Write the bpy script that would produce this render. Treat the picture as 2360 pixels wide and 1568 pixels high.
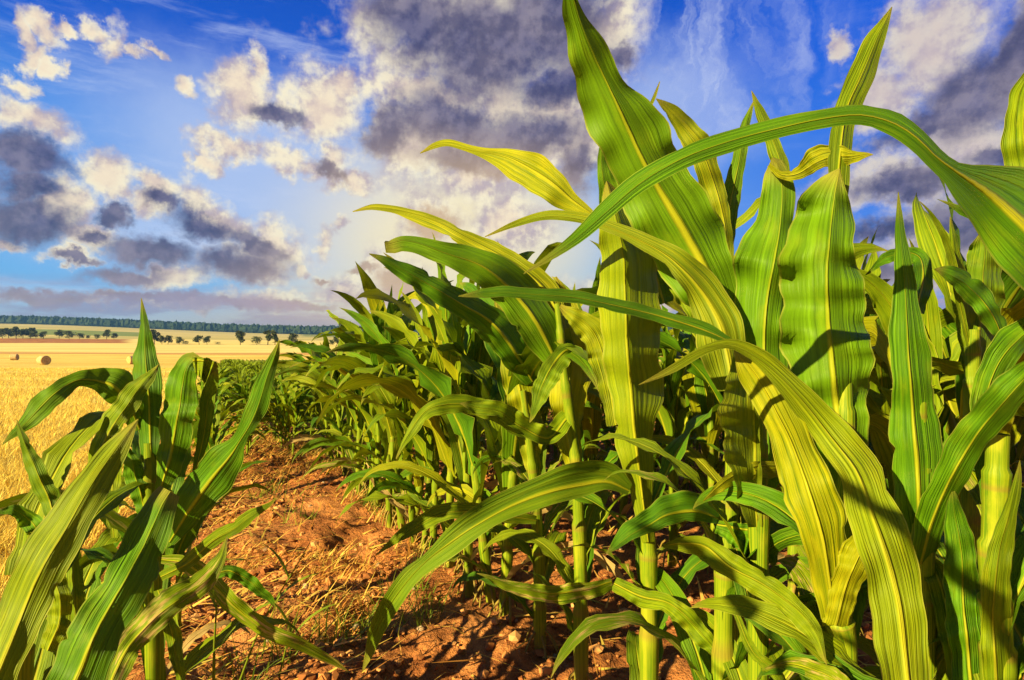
import bpy, math, random
import numpy as np

# ------------------------------------------------------------------ constants
FP = 1311.0          # focal length in the units used for the traced outlines (photo shown 2360 wide)
CX, CY = 1180.0, 784.0
CAMH = 0.60
RD = np.array([-0.447, 0.894])      # row direction
RP = np.array([0.894, 0.447])       # across the rows, towards the right
SUN_EL, SUN_AZ = 24.0, 230.0        # degrees; azimuth clockwise from +Y
EXPOSURE = 1.45

sc = bpy.context.scene
for o in list(bpy.data.objects):
    bpy.data.objects.remove(o)
col = sc.collection

# ------------------------------------------------------------------ camera
cam_d = bpy.data.cameras.new("camera")
cam = bpy.data.objects.new("camera", cam_d)
col.objects.link(cam)
cam.location = (0, 0, CAMH)
cam.rotation_euler = (math.radians(90), 0, 0)
cam_d.sensor_width = 36.0
cam_d.lens = 36.0 * FP / 2360.0
cam_d.clip_start = 0.02
cam_d.clip_end = 12000
sc.camera = cam
sc.view_settings.view_transform = 'Standard'
sc.view_settings.look = 'None'
sc.view_settings.exposure = EXPOSURE
sc.view_settings.gamma = 1.0

# ------------------------------------------------------------------ node helpers
class NT:
    def __init__(s, tree):
        s.t = tree
        s.n = tree.nodes
        s.l = tree.links
    def put(s, sock, v):
        if isinstance(v, bpy.types.NodeSocket):
            s.l.new(v, sock)
        elif v is not None:
            sock.default_value = v
    def math(s, op, a, b=None, c=None, clamp=False):
        n = s.n.new('ShaderNodeMath'); n.operation = op; n.use_clamp = clamp
        s.put(n.inputs[0], a)
        if b is not None: s.put(n.inputs[1], b)
        if c is not None: s.put(n.inputs[2], c)
        return n.outputs[0]
    def vmath(s, op, a, b=None):
        n = s.n.new('ShaderNodeVectorMath'); n.operation = op
        s.put(n.inputs[0], a)
        if b is not None: s.put(n.inputs[1], b)
        return n.outputs['Value'] if op in ('LENGTH', 'DOT_PRODUCT', 'DISTANCE') else n.outputs[0]
    def scale(s, a, k):
        n = s.n.new('ShaderNodeVectorMath'); n.operation = 'SCALE'
        s.put(n.inputs[0], a); s.put(n.inputs['Scale'], k)
        return n.outputs[0]
    def comb(s, x, y, z):
        n = s.n.new('ShaderNodeCombineXYZ')
        s.put(n.inputs[0], x); s.put(n.inputs[1], y); s.put(n.inputs[2], z)
        return n.outputs[0]
    def sep(s, v):
        n = s.n.new('ShaderNodeSeparateXYZ'); s.put(n.inputs[0], v)
        return n.outputs[0], n.outputs[1], n.outputs[2]
    def ss(s, v, lo, hi, a=0.0, b=1.0):
        n = s.n.new('ShaderNodeMapRange'); n.interpolation_type = 'SMOOTHSTEP'
        s.put(n.inputs[0], v); s.put(n.inputs[1], lo); s.put(n.inputs[2], hi)
        s.put(n.inputs[3], a); s.put(n.inputs[4], b)
        return n.outputs[0]
    def mix(s, f, a, b, mode='MIX'):
        n = s.n.new('ShaderNodeMix'); n.data_type = 'RGBA'; n.blend_type = mode
        s.put(n.inputs[0], f)
        s.put(n.inputs[6], rgba(a)); s.put(n.inputs[7], rgba(b))
        return n.outputs[2]
    def noise(s, vec, scale, detail=4.0, rough=0.55, dist=0.0, color=False):
        n = s.n.new('ShaderNodeTexNoise')
        if vec is not None: s.put(n.inputs['Vector'], vec)
        n.inputs['Scale'].default_value = scale
        n.inputs['Detail'].default_value = detail
        n.inputs['Roughness'].default_value = rough
        n.inputs['Distortion'].default_value = dist
        return n.outputs['Color'] if color else n.outputs['Fac']
    def ramp(s, f, stops, interp='LINEAR'):
        n = s.n.new('ShaderNodeValToRGB'); s.put(n.inputs[0], f)
        cr = n.color_ramp; cr.interpolation = interp
        while len(cr.elements) < len(stops): cr.elements.new(0.5)
        for e, (p, c) in zip(cr.elements, stops):
            e.position = p; e.color = rgba(c)
        return n.outputs[0]

def rgba(c):
    if isinstance(c, (tuple, list)) and len(c) == 3:
        return (c[0], c[1], c[2], 1.0)
    return c

def lin(r, g, b):
    def f(v):
        v /= 255.0
        return v / 12.92 if v <= 0.04045 else ((v + 0.055) / 1.055) ** 2.4
    return (f(r), f(g), f(b))

# ------------------------------------------------------------------ sun
sa, se = math.radians(SUN_AZ), math.radians(SUN_EL)
SUNV = np.array([math.sin(sa) * math.cos(se), math.cos(sa) * math.cos(se), math.sin(se)])
sun_d = bpy.data.lights.new("sun", 'SUN')
sun_d.energy = 5.0
sun_d.angle = math.radians(0.5)
sun_d.color = (1.0, 0.79, 0.32)
sun = bpy.data.objects.new("sun", sun_d)
col.objects.link(sun)
from mathutils import Vector, Matrix
sun.rotation_euler = Vector(SUNV).to_track_quat('Z', 'Y').to_euler()
sun.location = (-8, -8, 6)

# ------------------------------------------------------------------ sky
def build_world():
    w = bpy.data.worlds.new("World"); sc.world = w; w.use_nodes = True
    w.node_tree.nodes.clear()
    N = NT(w.node_tree)
    tc = N.n.new('ShaderNodeTexCoord').outputs['Generated']
    D = N.vmath('NORMALIZE', tc)
    x, y, z = N.sep(D)
    az = N.math('ARCTAN2', x, y)
    el = N.math('ARCSINE', z)
    # slow wobble of the directions so that cloud outlines are irregular
    w1 = N.noise(D, 7.0, 5, 0.6, color=True)
    w1 = N.scale(N.vmath('SUBTRACT', w1, (0.5, 0.5, 0.5)), 0.085)
    w2 = N.noise(D, 30.0, 6, 0.65, color=True)
    w2 = N.scale(N.vmath('SUBTRACT', w2, (0.5, 0.5, 0.5)), 0.05)
    P = N.vmath('ADD', N.comb(az, el, 0.0), N.vmath('ADD', w1, w2))
    Ps = N.vmath('ADD', N.comb(az, el, 0.0), N.scale(w1, 0.35))

    def blobs(lst, P):
        out = None
        for b in lst:
            px, py, rx, ry = b[:4]
            rot = b[4] if len(b) > 4 else 0
            u = (px - CX) / FP; v = (CY - py) / FP
            a = math.atan(u); ca = math.cos(a)
            e = math.atan(v * ca)
            m = N.n.new('ShaderNodeMapping'); m.vector_type = 'TEXTURE'
            if out is None: N.put(m.inputs[0], P)
            else:
                ma = N.n.new('ShaderNodeVectorMath'); ma.operation = 'MULTIPLY_ADD'   # keeps the chain in order
                N.put(ma.inputs[0], out); ma.inputs[1].default_value = (1e-7, 0, 0); N.put(ma.inputs[2], P)
                N.put(m.inputs[0], ma.outputs[0])
            m.inputs['Location'].default_value = (a, e, 0)
            m.inputs['Rotation'].default_value = (0, 0, math.radians(rot))
            m.inputs['Scale'].default_value = (rx / FP * ca * ca, ry / FP * ca, 1)
            ln = N.vmath('LENGTH', m.outputs[0])
            out = ln if out is None else N.math('SMOOTH_MIN', out, ln, 0.12)
        return N.math('SUBTRACT', 1.0, out)

    bright = [(55, 70, 26, 44, 20), (100, 60, 24, 50, 50), (85, 125, 26, 40, -30), (115, 155, 26, 26), (45, 187, 44, 24), (150, 60, 30, 14), (215, 60, 34, 26), (245, 90, 30, 56, -20), (290, 115, 60, 16, -25), (345, 122, 42, 14, -15),
              (62, 265, 105, 44, -18), (425, 207, 26, 22), (560, 210, 78, 62, 20), (600, 160, 26, 44), (735, 240, 105, 80), (790, 190, 34, 40),
              (535, 335, 72, 30, 8), (488, 362, 30, 34), (700, 385, 95, 34, -22), (765, 375, 45, 44), (800, 425, 66, 26),
              (250, 425, 62, 62), (365, 425, 66, 32, -15), (165, 470, 60, 60), (330, 470, 70, 40), (510, 495, 120, 48, -22), (640, 565, 88, 50, -28),
              (590, 600, 100, 60), (742, 558, 26, 44), (772, 522, 22, 20), (742, 640, 50, 20), (395, 640, 100, 32), (170, 585, 60, 18), (430, 705, 110, 16),
              (230, 690, 200, 16), (640, 695, 150, 30), (800, 660, 90, 50), (690, 622, 26, 20), (215, 540, 70, 30), (20, 560, 50, 16),
              (865, 285, 46, 72, -20), (1000, 215, 190, 42), (1250, 245, 160, 80), (1090, 420, 170, 52), (1330, 330, 90, 90), (1010, 340, 190, 90), (1200, 350, 190, 70), (1110, 90, 300, 150),
              (1000, 520, 80, 62), (1170, 520, 110, 60), (1330, 90, 160, 120), (920, 640, 90, 60),
              (2150, 110, 180, 110, 40), (2030, 220, 90, 80, 40), (1945, 105, 30, 30), (2260, 330, 260, 90), (2060, 420, 200, 70), (2200, 560, 330, 110), (2360, 120, 90, 190), (1980, 630, 260, 60), (1500, 660, 200, 60)]
    dark = [(70, 360, 155, 52, -8), (75, 430, 110, 55), (75, 510, 135, 62, 6), (372, 465, 56, 32), (250, 497, 46, 26), (225, 545, 50, 22), (460, 515, 120, 44, -14), (590, 565, 90, 30, -25),
            (358, 574, 130, 40), (295, 634, 125, 30), (550, 610, 128, 50), (175, 588, 60, 14), (640, 262, 74, 26, -8), (760, 404, 44, 20, -30), (740, 640, 30, 9),
            (960, 60, 170, 90, -25), (1130, 110, 230, 125), (1270, 60, 170, 130), (1290, 190, 120, 60), (890, 310, 66, 66, -30), (1040, 290, 150, 74), (1220, 310, 150, 70), (1335, 395, 62, 75), (1060, 375, 130, 44),
            (1425, 122, 44, 30), (1000, 512, 60, 36), (850, 617, 62, 14), (930, 655, 74, 42), (90, 680, 180, 24), (350, 690, 220, 18), (560, 705, 130, 16), (700, 700, 90, 16),
            (2250, 210, 170, 95, 30), (2350, 110, 90, 150), (2130, 285, 190, 42, 20), (2060, 430, 160, 46), (2240, 520, 260, 70), (2040, 545, 180, 40), (2320, 360, 120, 36), (1980, 640, 260, 50)]

    # clear sky : Nishita for the physical falloff, tinted to the deep photographic blue
    sky = N.n.new('ShaderNodeTexSky'); sky.sky_type = 'NISHITA'
    sky.sun_disc = False
    sky.sun_elevation = se
    sky.sun_rotation = sa
    sky.dust_density = 0.4; sky.air_density = 1.0; sky.ozone_density = 2.0
    nis = N.scale(sky.outputs[0], 0.10)
    hsv = N.n.new('ShaderNodeHueSaturation')
    hsv.inputs['Saturation'].default_value = 1.5
    N.put(hsv.inputs['Color'], nis)
    clear = N.ramp(N.math('MULTIPLY', el, 1.0 / 0.7, clamp=True),
                   [(0.0, lin(160, 204, 240)), (0.10, lin(110, 186, 244)), (0.30, lin(118, 174, 244)), (0.46, lin(80, 146, 236)), (0.60, lin(26, 94, 212)), (1.0, lin(6, 52, 164))])
    # deeper blue to the sides, whitish veil towards the middle
    veil_d = blobs([(640, 400, 560, 270, -18), (560, 560, 620, 130), (1560, 260, 260, 200)], P)
    clear = N.mix(N.math('MULTIPLY', N.ss(veil_d, 0.0, 0.8), 0.80), clear, lin(190, 208, 245))
    right = N.ss(az, 0.12, 0.55)
    clear = N.mix(N.math('MULTIPLY', right, 0.65), clear, lin(24, 98, 232))
    base = N.mix(0.05, clear, hsv.outputs[0])
    base = N.mix(N.math('MAXIMUM', N.ss(el, 0.62, 1.1), N.ss(y, 0.25, -0.35)), base, lin(10, 40, 104))
    # cirrus streaks, long and slanted
    m = N.n.new('ShaderNodeMapping'); N.put(m.inputs[0], Ps)
    m.inputs['Rotation'].default_value = (0, 0, math.radians(24))
    m.inputs['Scale'].default_value = (3.0, 17.0, 1)
    ci = N.noise(m.outputs[0], 1.0, 7, 0.62)
    cim = N.math('MULTIPLY', N.math('MULTIPLY', N.ss(ci, 0.47, 0.78), 0.75), N.ss(az, -0.05, 0.25, 1.0, 0.15))
    m2 = N.n.new('ShaderNodeMapping'); N.put(m2.inputs[0], P)
    m2.inputs['Rotation'].default_value = (0, 0, math.radians(-16))
    m2.inputs['Scale'].default_value = (9.0, 3.4, 1)
    ci2 = N.noise(m2.outputs[0], 1.0, 7, 0.6, 0.6)
    cim2 = N.math('MULTIPLY', N.ss(ci2, 0.44, 0.72), N.math('MULTIPLY', N.ss(blobs([(1650, 130, 330, 260)], Ps), 0.0, 0.5), 0.75))
    base = N.mix(cim, base, lin(206, 220, 250))
    base = N.mix(cim2, base, lin(205, 216, 244))
    # warm light low over the horizon
    hz = N.ss(el, 0.0, 0.10, 1.0, 0.0)
    hza = N.ss(N.math('ABSOLUTE', N.math('SUBTRACT', az, -0.18)), 0.05, 0.55, 1.0, 0.35)
    base = N.mix(N.math('MULTIPLY', N.math('MULTIPLY', hz, hza), 0.95), base, lin(255, 216, 158))
    glow = N.ss(blobs([(1060, 560, 500, 300, 0), (1040, 680, 560, 170)], Ps), 0.0, 0.80)
    base = N.mix(N.math('MULTIPLY', glow, 0.96), base, lin(255, 240, 196))

    # clouds
    f1 = N.noise(D, 14.0, 9, 0.59)
    f2 = N.noise(N.vmath('ADD', D, (0.006, 0.0, -0.010)), 14.0, 7, 0.57)
    fb = N.noise(D, 8.0, 6, 0.6)
    edge = N.math('MULTIPLY', N.math('SUBTRACT', f1, 0.5), 2.6)
    B = N.math('ADD', N.math('MULTIPLY_ADD', blobs(bright, P), 1.25, 0.08), edge)
    Bm = N.math('MULTIPLY', N.ss(B, -0.30, 0.72), 0.97)
    relief = N.ss(N.math('SUBTRACT', f1, f2), -0.09, 0.09)
    cream = N.mix(relief, lin(192, 176, 184), lin(255, 244, 212))
    cream = N.mix(N.math('MULTIPLY', N.ss(B, 0.5, 1.3), 0.6), cream, lin(250, 226, 196))
    # cream turns greyer on the right side of the sky
    cream = N.mix(N.math('MULTIPLY', right, 0.45), cream, lin(176, 168, 190))
    c = N.mix(Bm, base, cream)
    f3 = N.noise(D, 8.0, 7, 0.52)
    Dk = N.math('ADD', N.math('MULTIPLY_ADD', blobs(dark, P), 1.7, 0.14), N.math('MULTIPLY', N.math('SUBTRACT', f3, 0.5), 2.0))
    Dm = N.math('MULTIPLY', N.ss(Dk, -0.20, 1.15), 0.95)
    gray = N.mix(relief, lin(100, 96, 126), lin(138, 130, 152))
    gray = N.mix(N.ss(fb, 0.40, 0.62), N.mix(relief, lin(64, 68, 112), lin(100, 98, 138)), gray)
    # lit from low: warm grey near the glow and the horizon
    gray = N.mix(N.math('MULTIPLY', N.ss(el, 0.02, 0.16, 1.0, 0.0), 0.55), gray, lin(214, 186, 180))
    gray = N.mix(N.math('MULTIPLY', glow, 0.75), gray, lin(236, 200, 150))
    c = N.mix(Dm, c, gray)
    # layered cloud bands lying low over the horizon
    hb = N.noise(N.comb(N.math('MULTIPLY', az, 5.0), N.math('MULTIPLY', el, 30.0), 0.3), 1.0, 8, 0.62)
    hm = N.math('MULTIPLY', N.ss(hb, 0.42, 0.60), N.math('MULTIPLY', N.ss(el, 0.055, 0.10, 1.0, 0.0), 0.8))
    hcol = N.mix(N.ss(az, -0.62, -0.25), lin(158, 152, 184), lin(214, 178, 172))
    c = N.mix(hm, c, hcol)
    # below the horizon: plain earth tone
    c = N.mix(N.ss(el, -0.05, -0.01, 1.0, 0.0), c, (0.10, 0.075, 0.04))
    bg = N.n.new('ShaderNodeBackground')
    N.put(bg.inputs[0], c)
    bg.inputs[1].default_value = 1.0 / (2 ** EXPOSURE)
    out = N.n.new('ShaderNodeOutputWorld')
    N.l.new(bg.outputs[0], out.inputs[0])
    w.cycles.sampling_method = 'MANUAL'
    w.cycles.sample_map_resolution = 512
build_world()

# ------------------------------------------------------------------ numeric noise
def hash2(ix, iy, seed):
    h = (ix.astype(np.int64) * 374761393 + iy.astype(np.int64) * 668265263 + seed * 974634777) & 0xffffffff
    h = ((h ^ (h >> 13)) * 1274126177) & 0xffffffff
    h = h ^ (h >> 16)
    return (h & 0xffff) / 65535.0

def vnoise(x, y, seed=0):
    ix, iy = np.floor(x), np.floor(y)
    fx, fy = x - ix, y - iy
    fx = fx * fx * (3 - 2 * fx); fy = fy * fy * (3 - 2 * fy)
    a = hash2(ix, iy, seed); b = hash2(ix + 1, iy, seed)
    c = hash2(ix, iy + 1, seed); d = hash2(ix + 1, iy + 1, seed)
    return (a * (1 - fx) + b * fx) * (1 - fy) + (c * (1 - fx) + d * fx) * fy - 0.5

def fbm(x, y, oct=4, seed=0):
    s = 0; a = 1.0
    for i in range(oct):
        s = s + a * vnoise(x, y, seed + i * 7)
        x = x * 2.03 + 5.1; y = y * 2.03 - 3.7; a *= 0.5
    return s

def rowq(x, y):
    return x * RP[0] + y * RP[1]

def smooth(v, lo, hi):
    t = np.clip((v - lo) / (hi - lo), 0, 1)
    return t * t * (3 - 2 * t)

PY = np.array([-300, 0, 25, 60, 90, 125, 150, 250, 330, 600, 1000, 1400, 6000.])
PR = np.array([6, 0, -.75, -2.3, -3.1, -3.7, -3.4, -1.1, -.2, 3.2, 10, 13, 13.])
PL = np.array([6, 0, -.75, -2.3, -3.1, -3.7, -3.4, -1.0, 1.2, 13.5, 30, 38, 38.])
def height0(x, y):
    x = np.asarray(x, float); y = np.asarray(y, float)
    zr = np.interp(y, PY, PR); zl = np.interp(y, PY, PL)
    u = x / np.maximum(y, 1.0)
    k = smooth(-u, 0.30, 0.95)
    return zr * (1 - k) + zl * k

def height(x, y):
    x = np.asarray(x, float); y = np.asarray(y, float)
    z = height0(x, y)
    near = 1 - smooth(np.hypot(x, y), 5.0, 9.0)
    q = rowq(x, y)
    soil = smooth(q, -0.5, -0.2)
    z = z + near * soil * (0.040 * fbm(x * 3.1, y * 3.1, 3, 3) + 0.030 * fbm(x * 9, y * 9, 3, 11) + 0.020 * np.maximum(fbm(x * 17, y * 17, 3, 23) - .05, 0.0) + 0.020 * (0.25 - np.abs(fbm(x * 23, y * 23, 3, 29))) + 0.008 * fbm(x * 60, y * 60, 2, 31))
    z = z + near * (1 - soil) * 0.012 * fbm(x * 6, y * 6, 3, 5)
    return z

# ------------------------------------------------------------------ mesh helpers
def make_mesh(name, V, Fc, uv=None, smooth_on=True):
    me = bpy.data.meshes.new(name)
    V = np.asarray(V, np.float32); Fc = np.asarray(Fc, np.int32)
    k = Fc.shape[1]
    me.vertices.add(len(V)); me.vertices.foreach_set('co', V.ravel())
    me.loops.add(Fc.size); me.loops.foreach_set('vertex_index', Fc.ravel())
    me.polygons.add(len(Fc))
    me.polygons.foreach_set('loop_start', np.arange(0, Fc.size, k, dtype=np.int32))
    if uv is not None:
        l = me.uv_layers.new(name='UVMap')
        l.data.foreach_set('uv', np.asarray(uv, np.float32)[Fc.ravel()].ravel())
    me.polygons.foreach_set('use_smooth', np.full(len(Fc), smooth_on))
    me.update(calc_edges=True)
    me.validate()
    return me

def link(name, me, mat=None, parent=None):
    o = bpy.data.objects.new(name, me)
    col.objects.link(o)
    if mat is not None and len(me.materials) == 0: me.materials.append(mat)
    if parent is not None: o.parent = parent
    return o

def tag(o, label=None, cat=None, group=None, kind=None):
    if label: o['label'] = label
    if cat: o['category'] = cat
    if group: o['group'] = group
    if kind: o['kind'] = kind
    return o

def empty(name, loc=(0, 0, 0), rz=0.0):
    o = bpy.data.objects.new(name, None); col.objects.link(o)
    o.location = loc; o.rotation_euler = (0, 0, rz); o.empty_display_size = 0.05
    return o

def copy_tree(o, parent=None):
    c = o.copy(); col.objects.link(c)
    if parent is not None: c.parent = parent
    for ch in o.children: copy_tree(ch, c)
    return c

def grid_faces(n, m):
    i, j = np.meshgrid(np.arange(n - 1), np.arange(m - 1), indexing='ij')
    a = (i * m + j).ravel()
    return np.stack([a, a + 1, a + m + 1, a + m], 1)

def tube(P, R, seg=10, cap=True):
    P = np.asarray(P, float); n = len(P)
    T = np.gradient(P, axis=0); T /= np.linalg.norm(T, axis=1)[:, None] + 1e-9
    ref = np.array([1.0, 0.1, 0.0])
    A = np.cross(T, ref); A /= np.linalg.norm(A, axis=1)[:, None] + 1e-9
    B = np.cross(T, A)
    th = np.linspace(0, 2 * np.pi, seg + 1)
    R = np.asarray(R, float)
    V = P[:, None] + R[:, None, None] * (np.cos(th)[None, :, None] * A[:, None] + np.sin(th)[None, :, None] * B[:, None])
    uv = np.stack(np.broadcast_arrays(th[None] / (2 * np.pi), np.linspace(0, 1, n)[:, None]), -1)
    V = V.reshape(-1, 3); uv = uv.reshape(-1, 2)
    return V, grid_faces(n, seg + 1), uv

def with_roots(V, Fc, uv, z0, seed):
    r = random.Random(seed)
    Vs, Fs, Us = [V], [Fc], [uv]; b = len(V)
    for k in range(7):
        a = k * .9 + r.random() * .5; h = .03 + .03 * r.random(); o = .022 + .018 * r.random()
        t = np.linspace(0, 1, 5)
        P = np.stack([math.cos(a) * (.009 + o * t ** .8), math.sin(a) * (.009 + o * t ** .8), z0 + h * (1 - t ** 1.6) - .012 * t], 1)
        v, f, u = tube(P, np.linspace(.0032, .0018, 5), 5)
        Vs.append(v); Fs.append(f + b); Us.append(u * [1, .02]); b += len(v)
    return np.concatenate(Vs), np.concatenate(Fs), np.concatenate(Us)

def crom(P, n):
    P = np.asarray(P, float)
    d = np.linalg.norm(np.diff(P[:, :2], axis=0), axis=1) + 1e-6
    t = np.concatenate([[0], np.cumsum(d)]); t /= t[-1]
    # monotone-ish cubic hermite with chord parameter
    m = np.zeros_like(P)
    m[1:-1] = (P[2:] - P[:-2]) / (t[2:] - t[:-2])[:, None]
    m[0] = (P[1] - P[0]) / (t[1] - t[0]); m[-1] = (P[-1] - P[-2]) / (t[-1] - t[-2])
    s = np.linspace(0, 1, n)
    k = np.clip(np.searchsorted(t, s, side='right') - 1, 0, len(t) - 2)
    h = (t[k + 1] - t[k]); u = ((s - t[k]) / h)[:, None]; h = h[:, None]
    return (2 * u**3 - 3 * u**2 + 1) * P[k] + (u**3 - 2 * u**2 + u) * h * m[k] + (-2 * u**3 + 3 * u**2) * P[k + 1] + (u**3 - u**2) * h * m[k + 1]

def unproj(px, py, Y):
    return np.stack([(px - CX) / FP * Y, Y, CAMH - (py - CY) / FP * Y], -1)

# ------------------------------------------------------------------ materials
def new_mat(name):
    m = bpy.data.materials.new(name); m.use_nodes = True
    m.node_tree.nodes.clear()
    return m, NT(m.node_tree)

def finish(N, color, rough=0.5, spec=0.4, bump=None, bump_d=0.002, bump_s=0.5, trans=None, trans_f=0.0):
    p = N.n.new('ShaderNodeBsdfPrincipled')
    N.put(p.inputs['Base Color'], rgba(color)); N.put(p.inputs['Roughness'], rough)
    p.inputs['Specular IOR Level'].default_value = spec
    if bump is not None:
        b = N.n.new('ShaderNodeBump'); N.put(b.inputs['Height'], bump)
        b.inputs['Distance'].default_value = bump_d; b.inputs['Strength'].default_value = bump_s
        N.l.new(b.outputs[0], p.inputs['Normal'])
    out = N.n.new('ShaderNodeOutputMaterial')
    sh = p.outputs[0]
    if trans is not None:
        t = N.n.new('ShaderNodeBsdfTranslucent'); N.put(t.inputs[0], rgba(trans))
        mx = N.n.new('ShaderNodeMixShader'); N.put(mx.inputs[0], trans_f)
        N.l.new(sh, mx.inputs[1]); N.l.new(t.outputs[0], mx.inputs[2])
        sh = mx.outputs[0]
    N.l.new(sh, out.inputs[0])

def leaf_mat(name, dry=0.0, gain=0.92, tone=0.0):
    m, N = new_mat(name)
    uvn = N.n.new('ShaderNodeTexCoord').outputs['UV']
    u, v, _ = N.sep(uvn)
    u = N.math('ADD', u, N.math('MULTIPLY', N.math('SUBTRACT', N.noise(N.comb(N.math('MULTIPLY', u, 2.0), N.math('MULTIPLY', v, 6.0), 0.0), 1.0, 3, 0.6), 0.5), 0.05))
    oi = N.n.new('ShaderNodeObjectInfo')
    rnd = oi.outputs['Random']
    d = N.math('MULTIPLY', N.math('ABSOLUTE', N.math('SUBTRACT', u, 0.5)), 2.0)
    off = N.math('MULTIPLY', rnd, 37.0)
    fine = N.noise(N.comb(N.math('MULTIPLY', u, 46.0), N.math('MULTIPLY', v, 1.1), off), 1.0, 2, 0.5)
    wide = N.noise(N.comb(N.math('MULTIPLY', u, 15.0), N.math('MULTIPLY', v, 1.6), off), 1.0, 3, 0.55)
    blot = N.noise(N.comb(N.math('MULTIPLY', u, 3.0), N.math('MULTIPLY', v, 7.0), off), 1.0, 4, 0.6)
    g = gain
    k = tone                                     # -1 deep green blade .. +1 yellow-green blade
    r1, r2 = (0.066 + 0.055 * k, 0.250 + 0.125 * k) if k > 0 else (0.066 + 0.034 * k, 0.250 + 0.125 * k)
    c1 = (r1 * 0.78 * g, (0.125 + 0.03 * k) * g, 0.003 * g); c2 = (r2 * g, (0.345 + 0.045 * k) * g, 0.005 * g)
    hi = ((0.33 + 0.11 * k) * g, (0.355 + 0.04 * k) * g, 0.006)
    f = N.math('ADD', N.math('MULTIPLY', N.ss(fine, 0.38, 0.62), 0.45), N.math('MULTIPLY', N.ss(wide, 0.38, 0.60), 0.55))
    fade = N.noise(N.comb(N.math('MULTIPLY', u, 4.0), N.math('MULTIPLY', v, 5.0), N.math('ADD', off, 3.0)), 1.0, 3, 0.6)
    f = N.math('ADD', N.math('MULTIPLY', N.math('SUBTRACT', f, 0.55), N.ss(fade, 0.34, 0.66, 0.25, 1.15)), N.math('MULTIPLY_ADD', fade, 0.7, 0.20), clamp=True)
    c = N.mix(f, c1, c2)
    c = N.mix(N.math('MULTIPLY', N.ss(blot, 0.50, 0.75), 0.45), c, hi)
    c = N.mix(N.math('MULTIPLY', N.ss(rnd, 0.4, 1.0), 0.22), c, hi)
    c = N.mix(N.math('MULTIPLY', N.ss(rnd, 0.0, 0.3, 1.0, 0.0), 0.35), c, (0.05 * g, 0.15 * g, 0.014 * g))
    # yellowing, scars and pale specks
    vor = N.n.new('ShaderNodeTexVoronoi'); N.put(vor.inputs['Vector'], N.comb(N.math('MULTIPLY', u, 13.0), N.math('MULTIPLY', v, 60.0), off))
    sp = N.math('MULTIPLY', N.ss(vor.outputs['Distance'], 0.10, 0.22, 1.0, 0.0), N.ss(N.noise(N.comb(u, N.math('MULTIPLY', v, 5.0), off), 2.0, 2), 0.55, 0.66))
    c = N.mix(N.math('MULTIPLY', sp, 0.75), c, (0.42, 0.36, 0.09))
    tip = N.math('MULTIPLY', N.ss(v, 0.90, 1.0), 0.6)
    c = N.mix(tip, c, (0.36, 0.30, 0.06))
    edge = N.math('MULTIPLY', N.ss(d, 0.93, 1.0), 0.38)
    c = N.mix(edge, c, (0.40, 0.36, 0.08))
    mw = N.ss(v, 0.0, 0.9, 0.17, 0.045)
    rib = N.ss(N.math('DIVIDE', d, mw), 0.25, 1.0, 1.0, 0.0)
    c = N.mix(N.math('MULTIPLY', rib, N.ss(v, 0.1, 0.9, 0.85, 0.30)), c, (0.46 * g, 0.46 * g, 0.020 * g))
    if dry > 0:
        dn = N.noise(N.comb(N.math('MULTIPLY', u, 5.0), N.math('MULTIPLY', v, 6.0), off), 1.0, 4, 0.6)
        c = N.mix(N.math('MULTIPLY', N.ss(dn, 0.62 - 0.4 * dry, 0.75 - 0.25 * dry), 0.9), c, N.mix(fine, (0.46, 0.27, 0.10), (0.60, 0.46, 0.24)))
    h = N.math('ADD', N.math('ADD', N.math('MULTIPLY', fine, 0.4), N.math('MULTIPLY', wide, 1.2)), N.math('MULTIPLY', rib, 0.9))
    tc_ = N.mix(0.35, c, (0.26, 0.38, 0.005))
    finish(N, c, N.math('ADD', 0.44, N.math('MULTIPLY', blot, 0.22)), 0.17, h, 0.0032, 0.8, tc_, 0.22)
    return m

M_LEAF = leaf_mat('maize_leaf')
M_GREEN = leaf_mat('maize_leaf_green', tone=-1.0)
M_YELLOW = leaf_mat('maize_leaf_yellow', tone=1.0)
M_LEAF_OLD = leaf_mat('maize_leaf_old', dry=0.28)
M_LEAF_DRY = leaf_mat('maize_leaf_dry', dry=1.3)

def stalk_mat():
    m, N = new_mat('maize_stalk')
    uvn = N.n.new('ShaderNodeTexCoord').outputs['UV']
    u, v, _ = N.sep(uvn)
    rnd = N.n.new('ShaderNodeObjectInfo').outputs['Random']
    fine = N.noise(N.comb(N.math('MULTIPLY', u, 50.0), N.math('MULTIPLY', v, 3.0), N.math('MULTIPLY', rnd, 20.0)), 1.0, 2)
    big = N.noise(N.comb(N.math('MULTIPLY', u, 4.0), N.math('MULTIPLY', v, 9.0), N.math('MULTIPLY', rnd, 20.0)), 1.0, 4)
    c = N.mix(N.ss(fine, 0.35, 0.65), (0.085, 0.165, 0.006), (0.21, 0.265, 0.008))
    c = N.mix(N.math('MULTIPLY', N.ss(big, 0.5, 0.7), 0.6), c, (0.32, 0.33, 0.02))
    c = N.mix(N.math('MULTIPLY', N.ss(v, 0.0, 0.14, 1.0, 0.0), 0.6), c, (0.34, 0.20, 0.07))
    fr = N.math('FRACT', N.math('MULTIPLY', v, 5.8))
    ringm = N.math('MAXIMUM', N.ss(fr, 0.0, 0.10, 1.0, 0.0), N.ss(fr, 0.94, 1.0))
    c = N.mix(N.math('MULTIPLY', ringm, 0.45), c, (0.20, 0.11, 0.03))
    finish(N, c, 0.5, 0.15, fine, 0.0014, 0.6)
    return m
M_STALK = stalk_mat()

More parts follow.
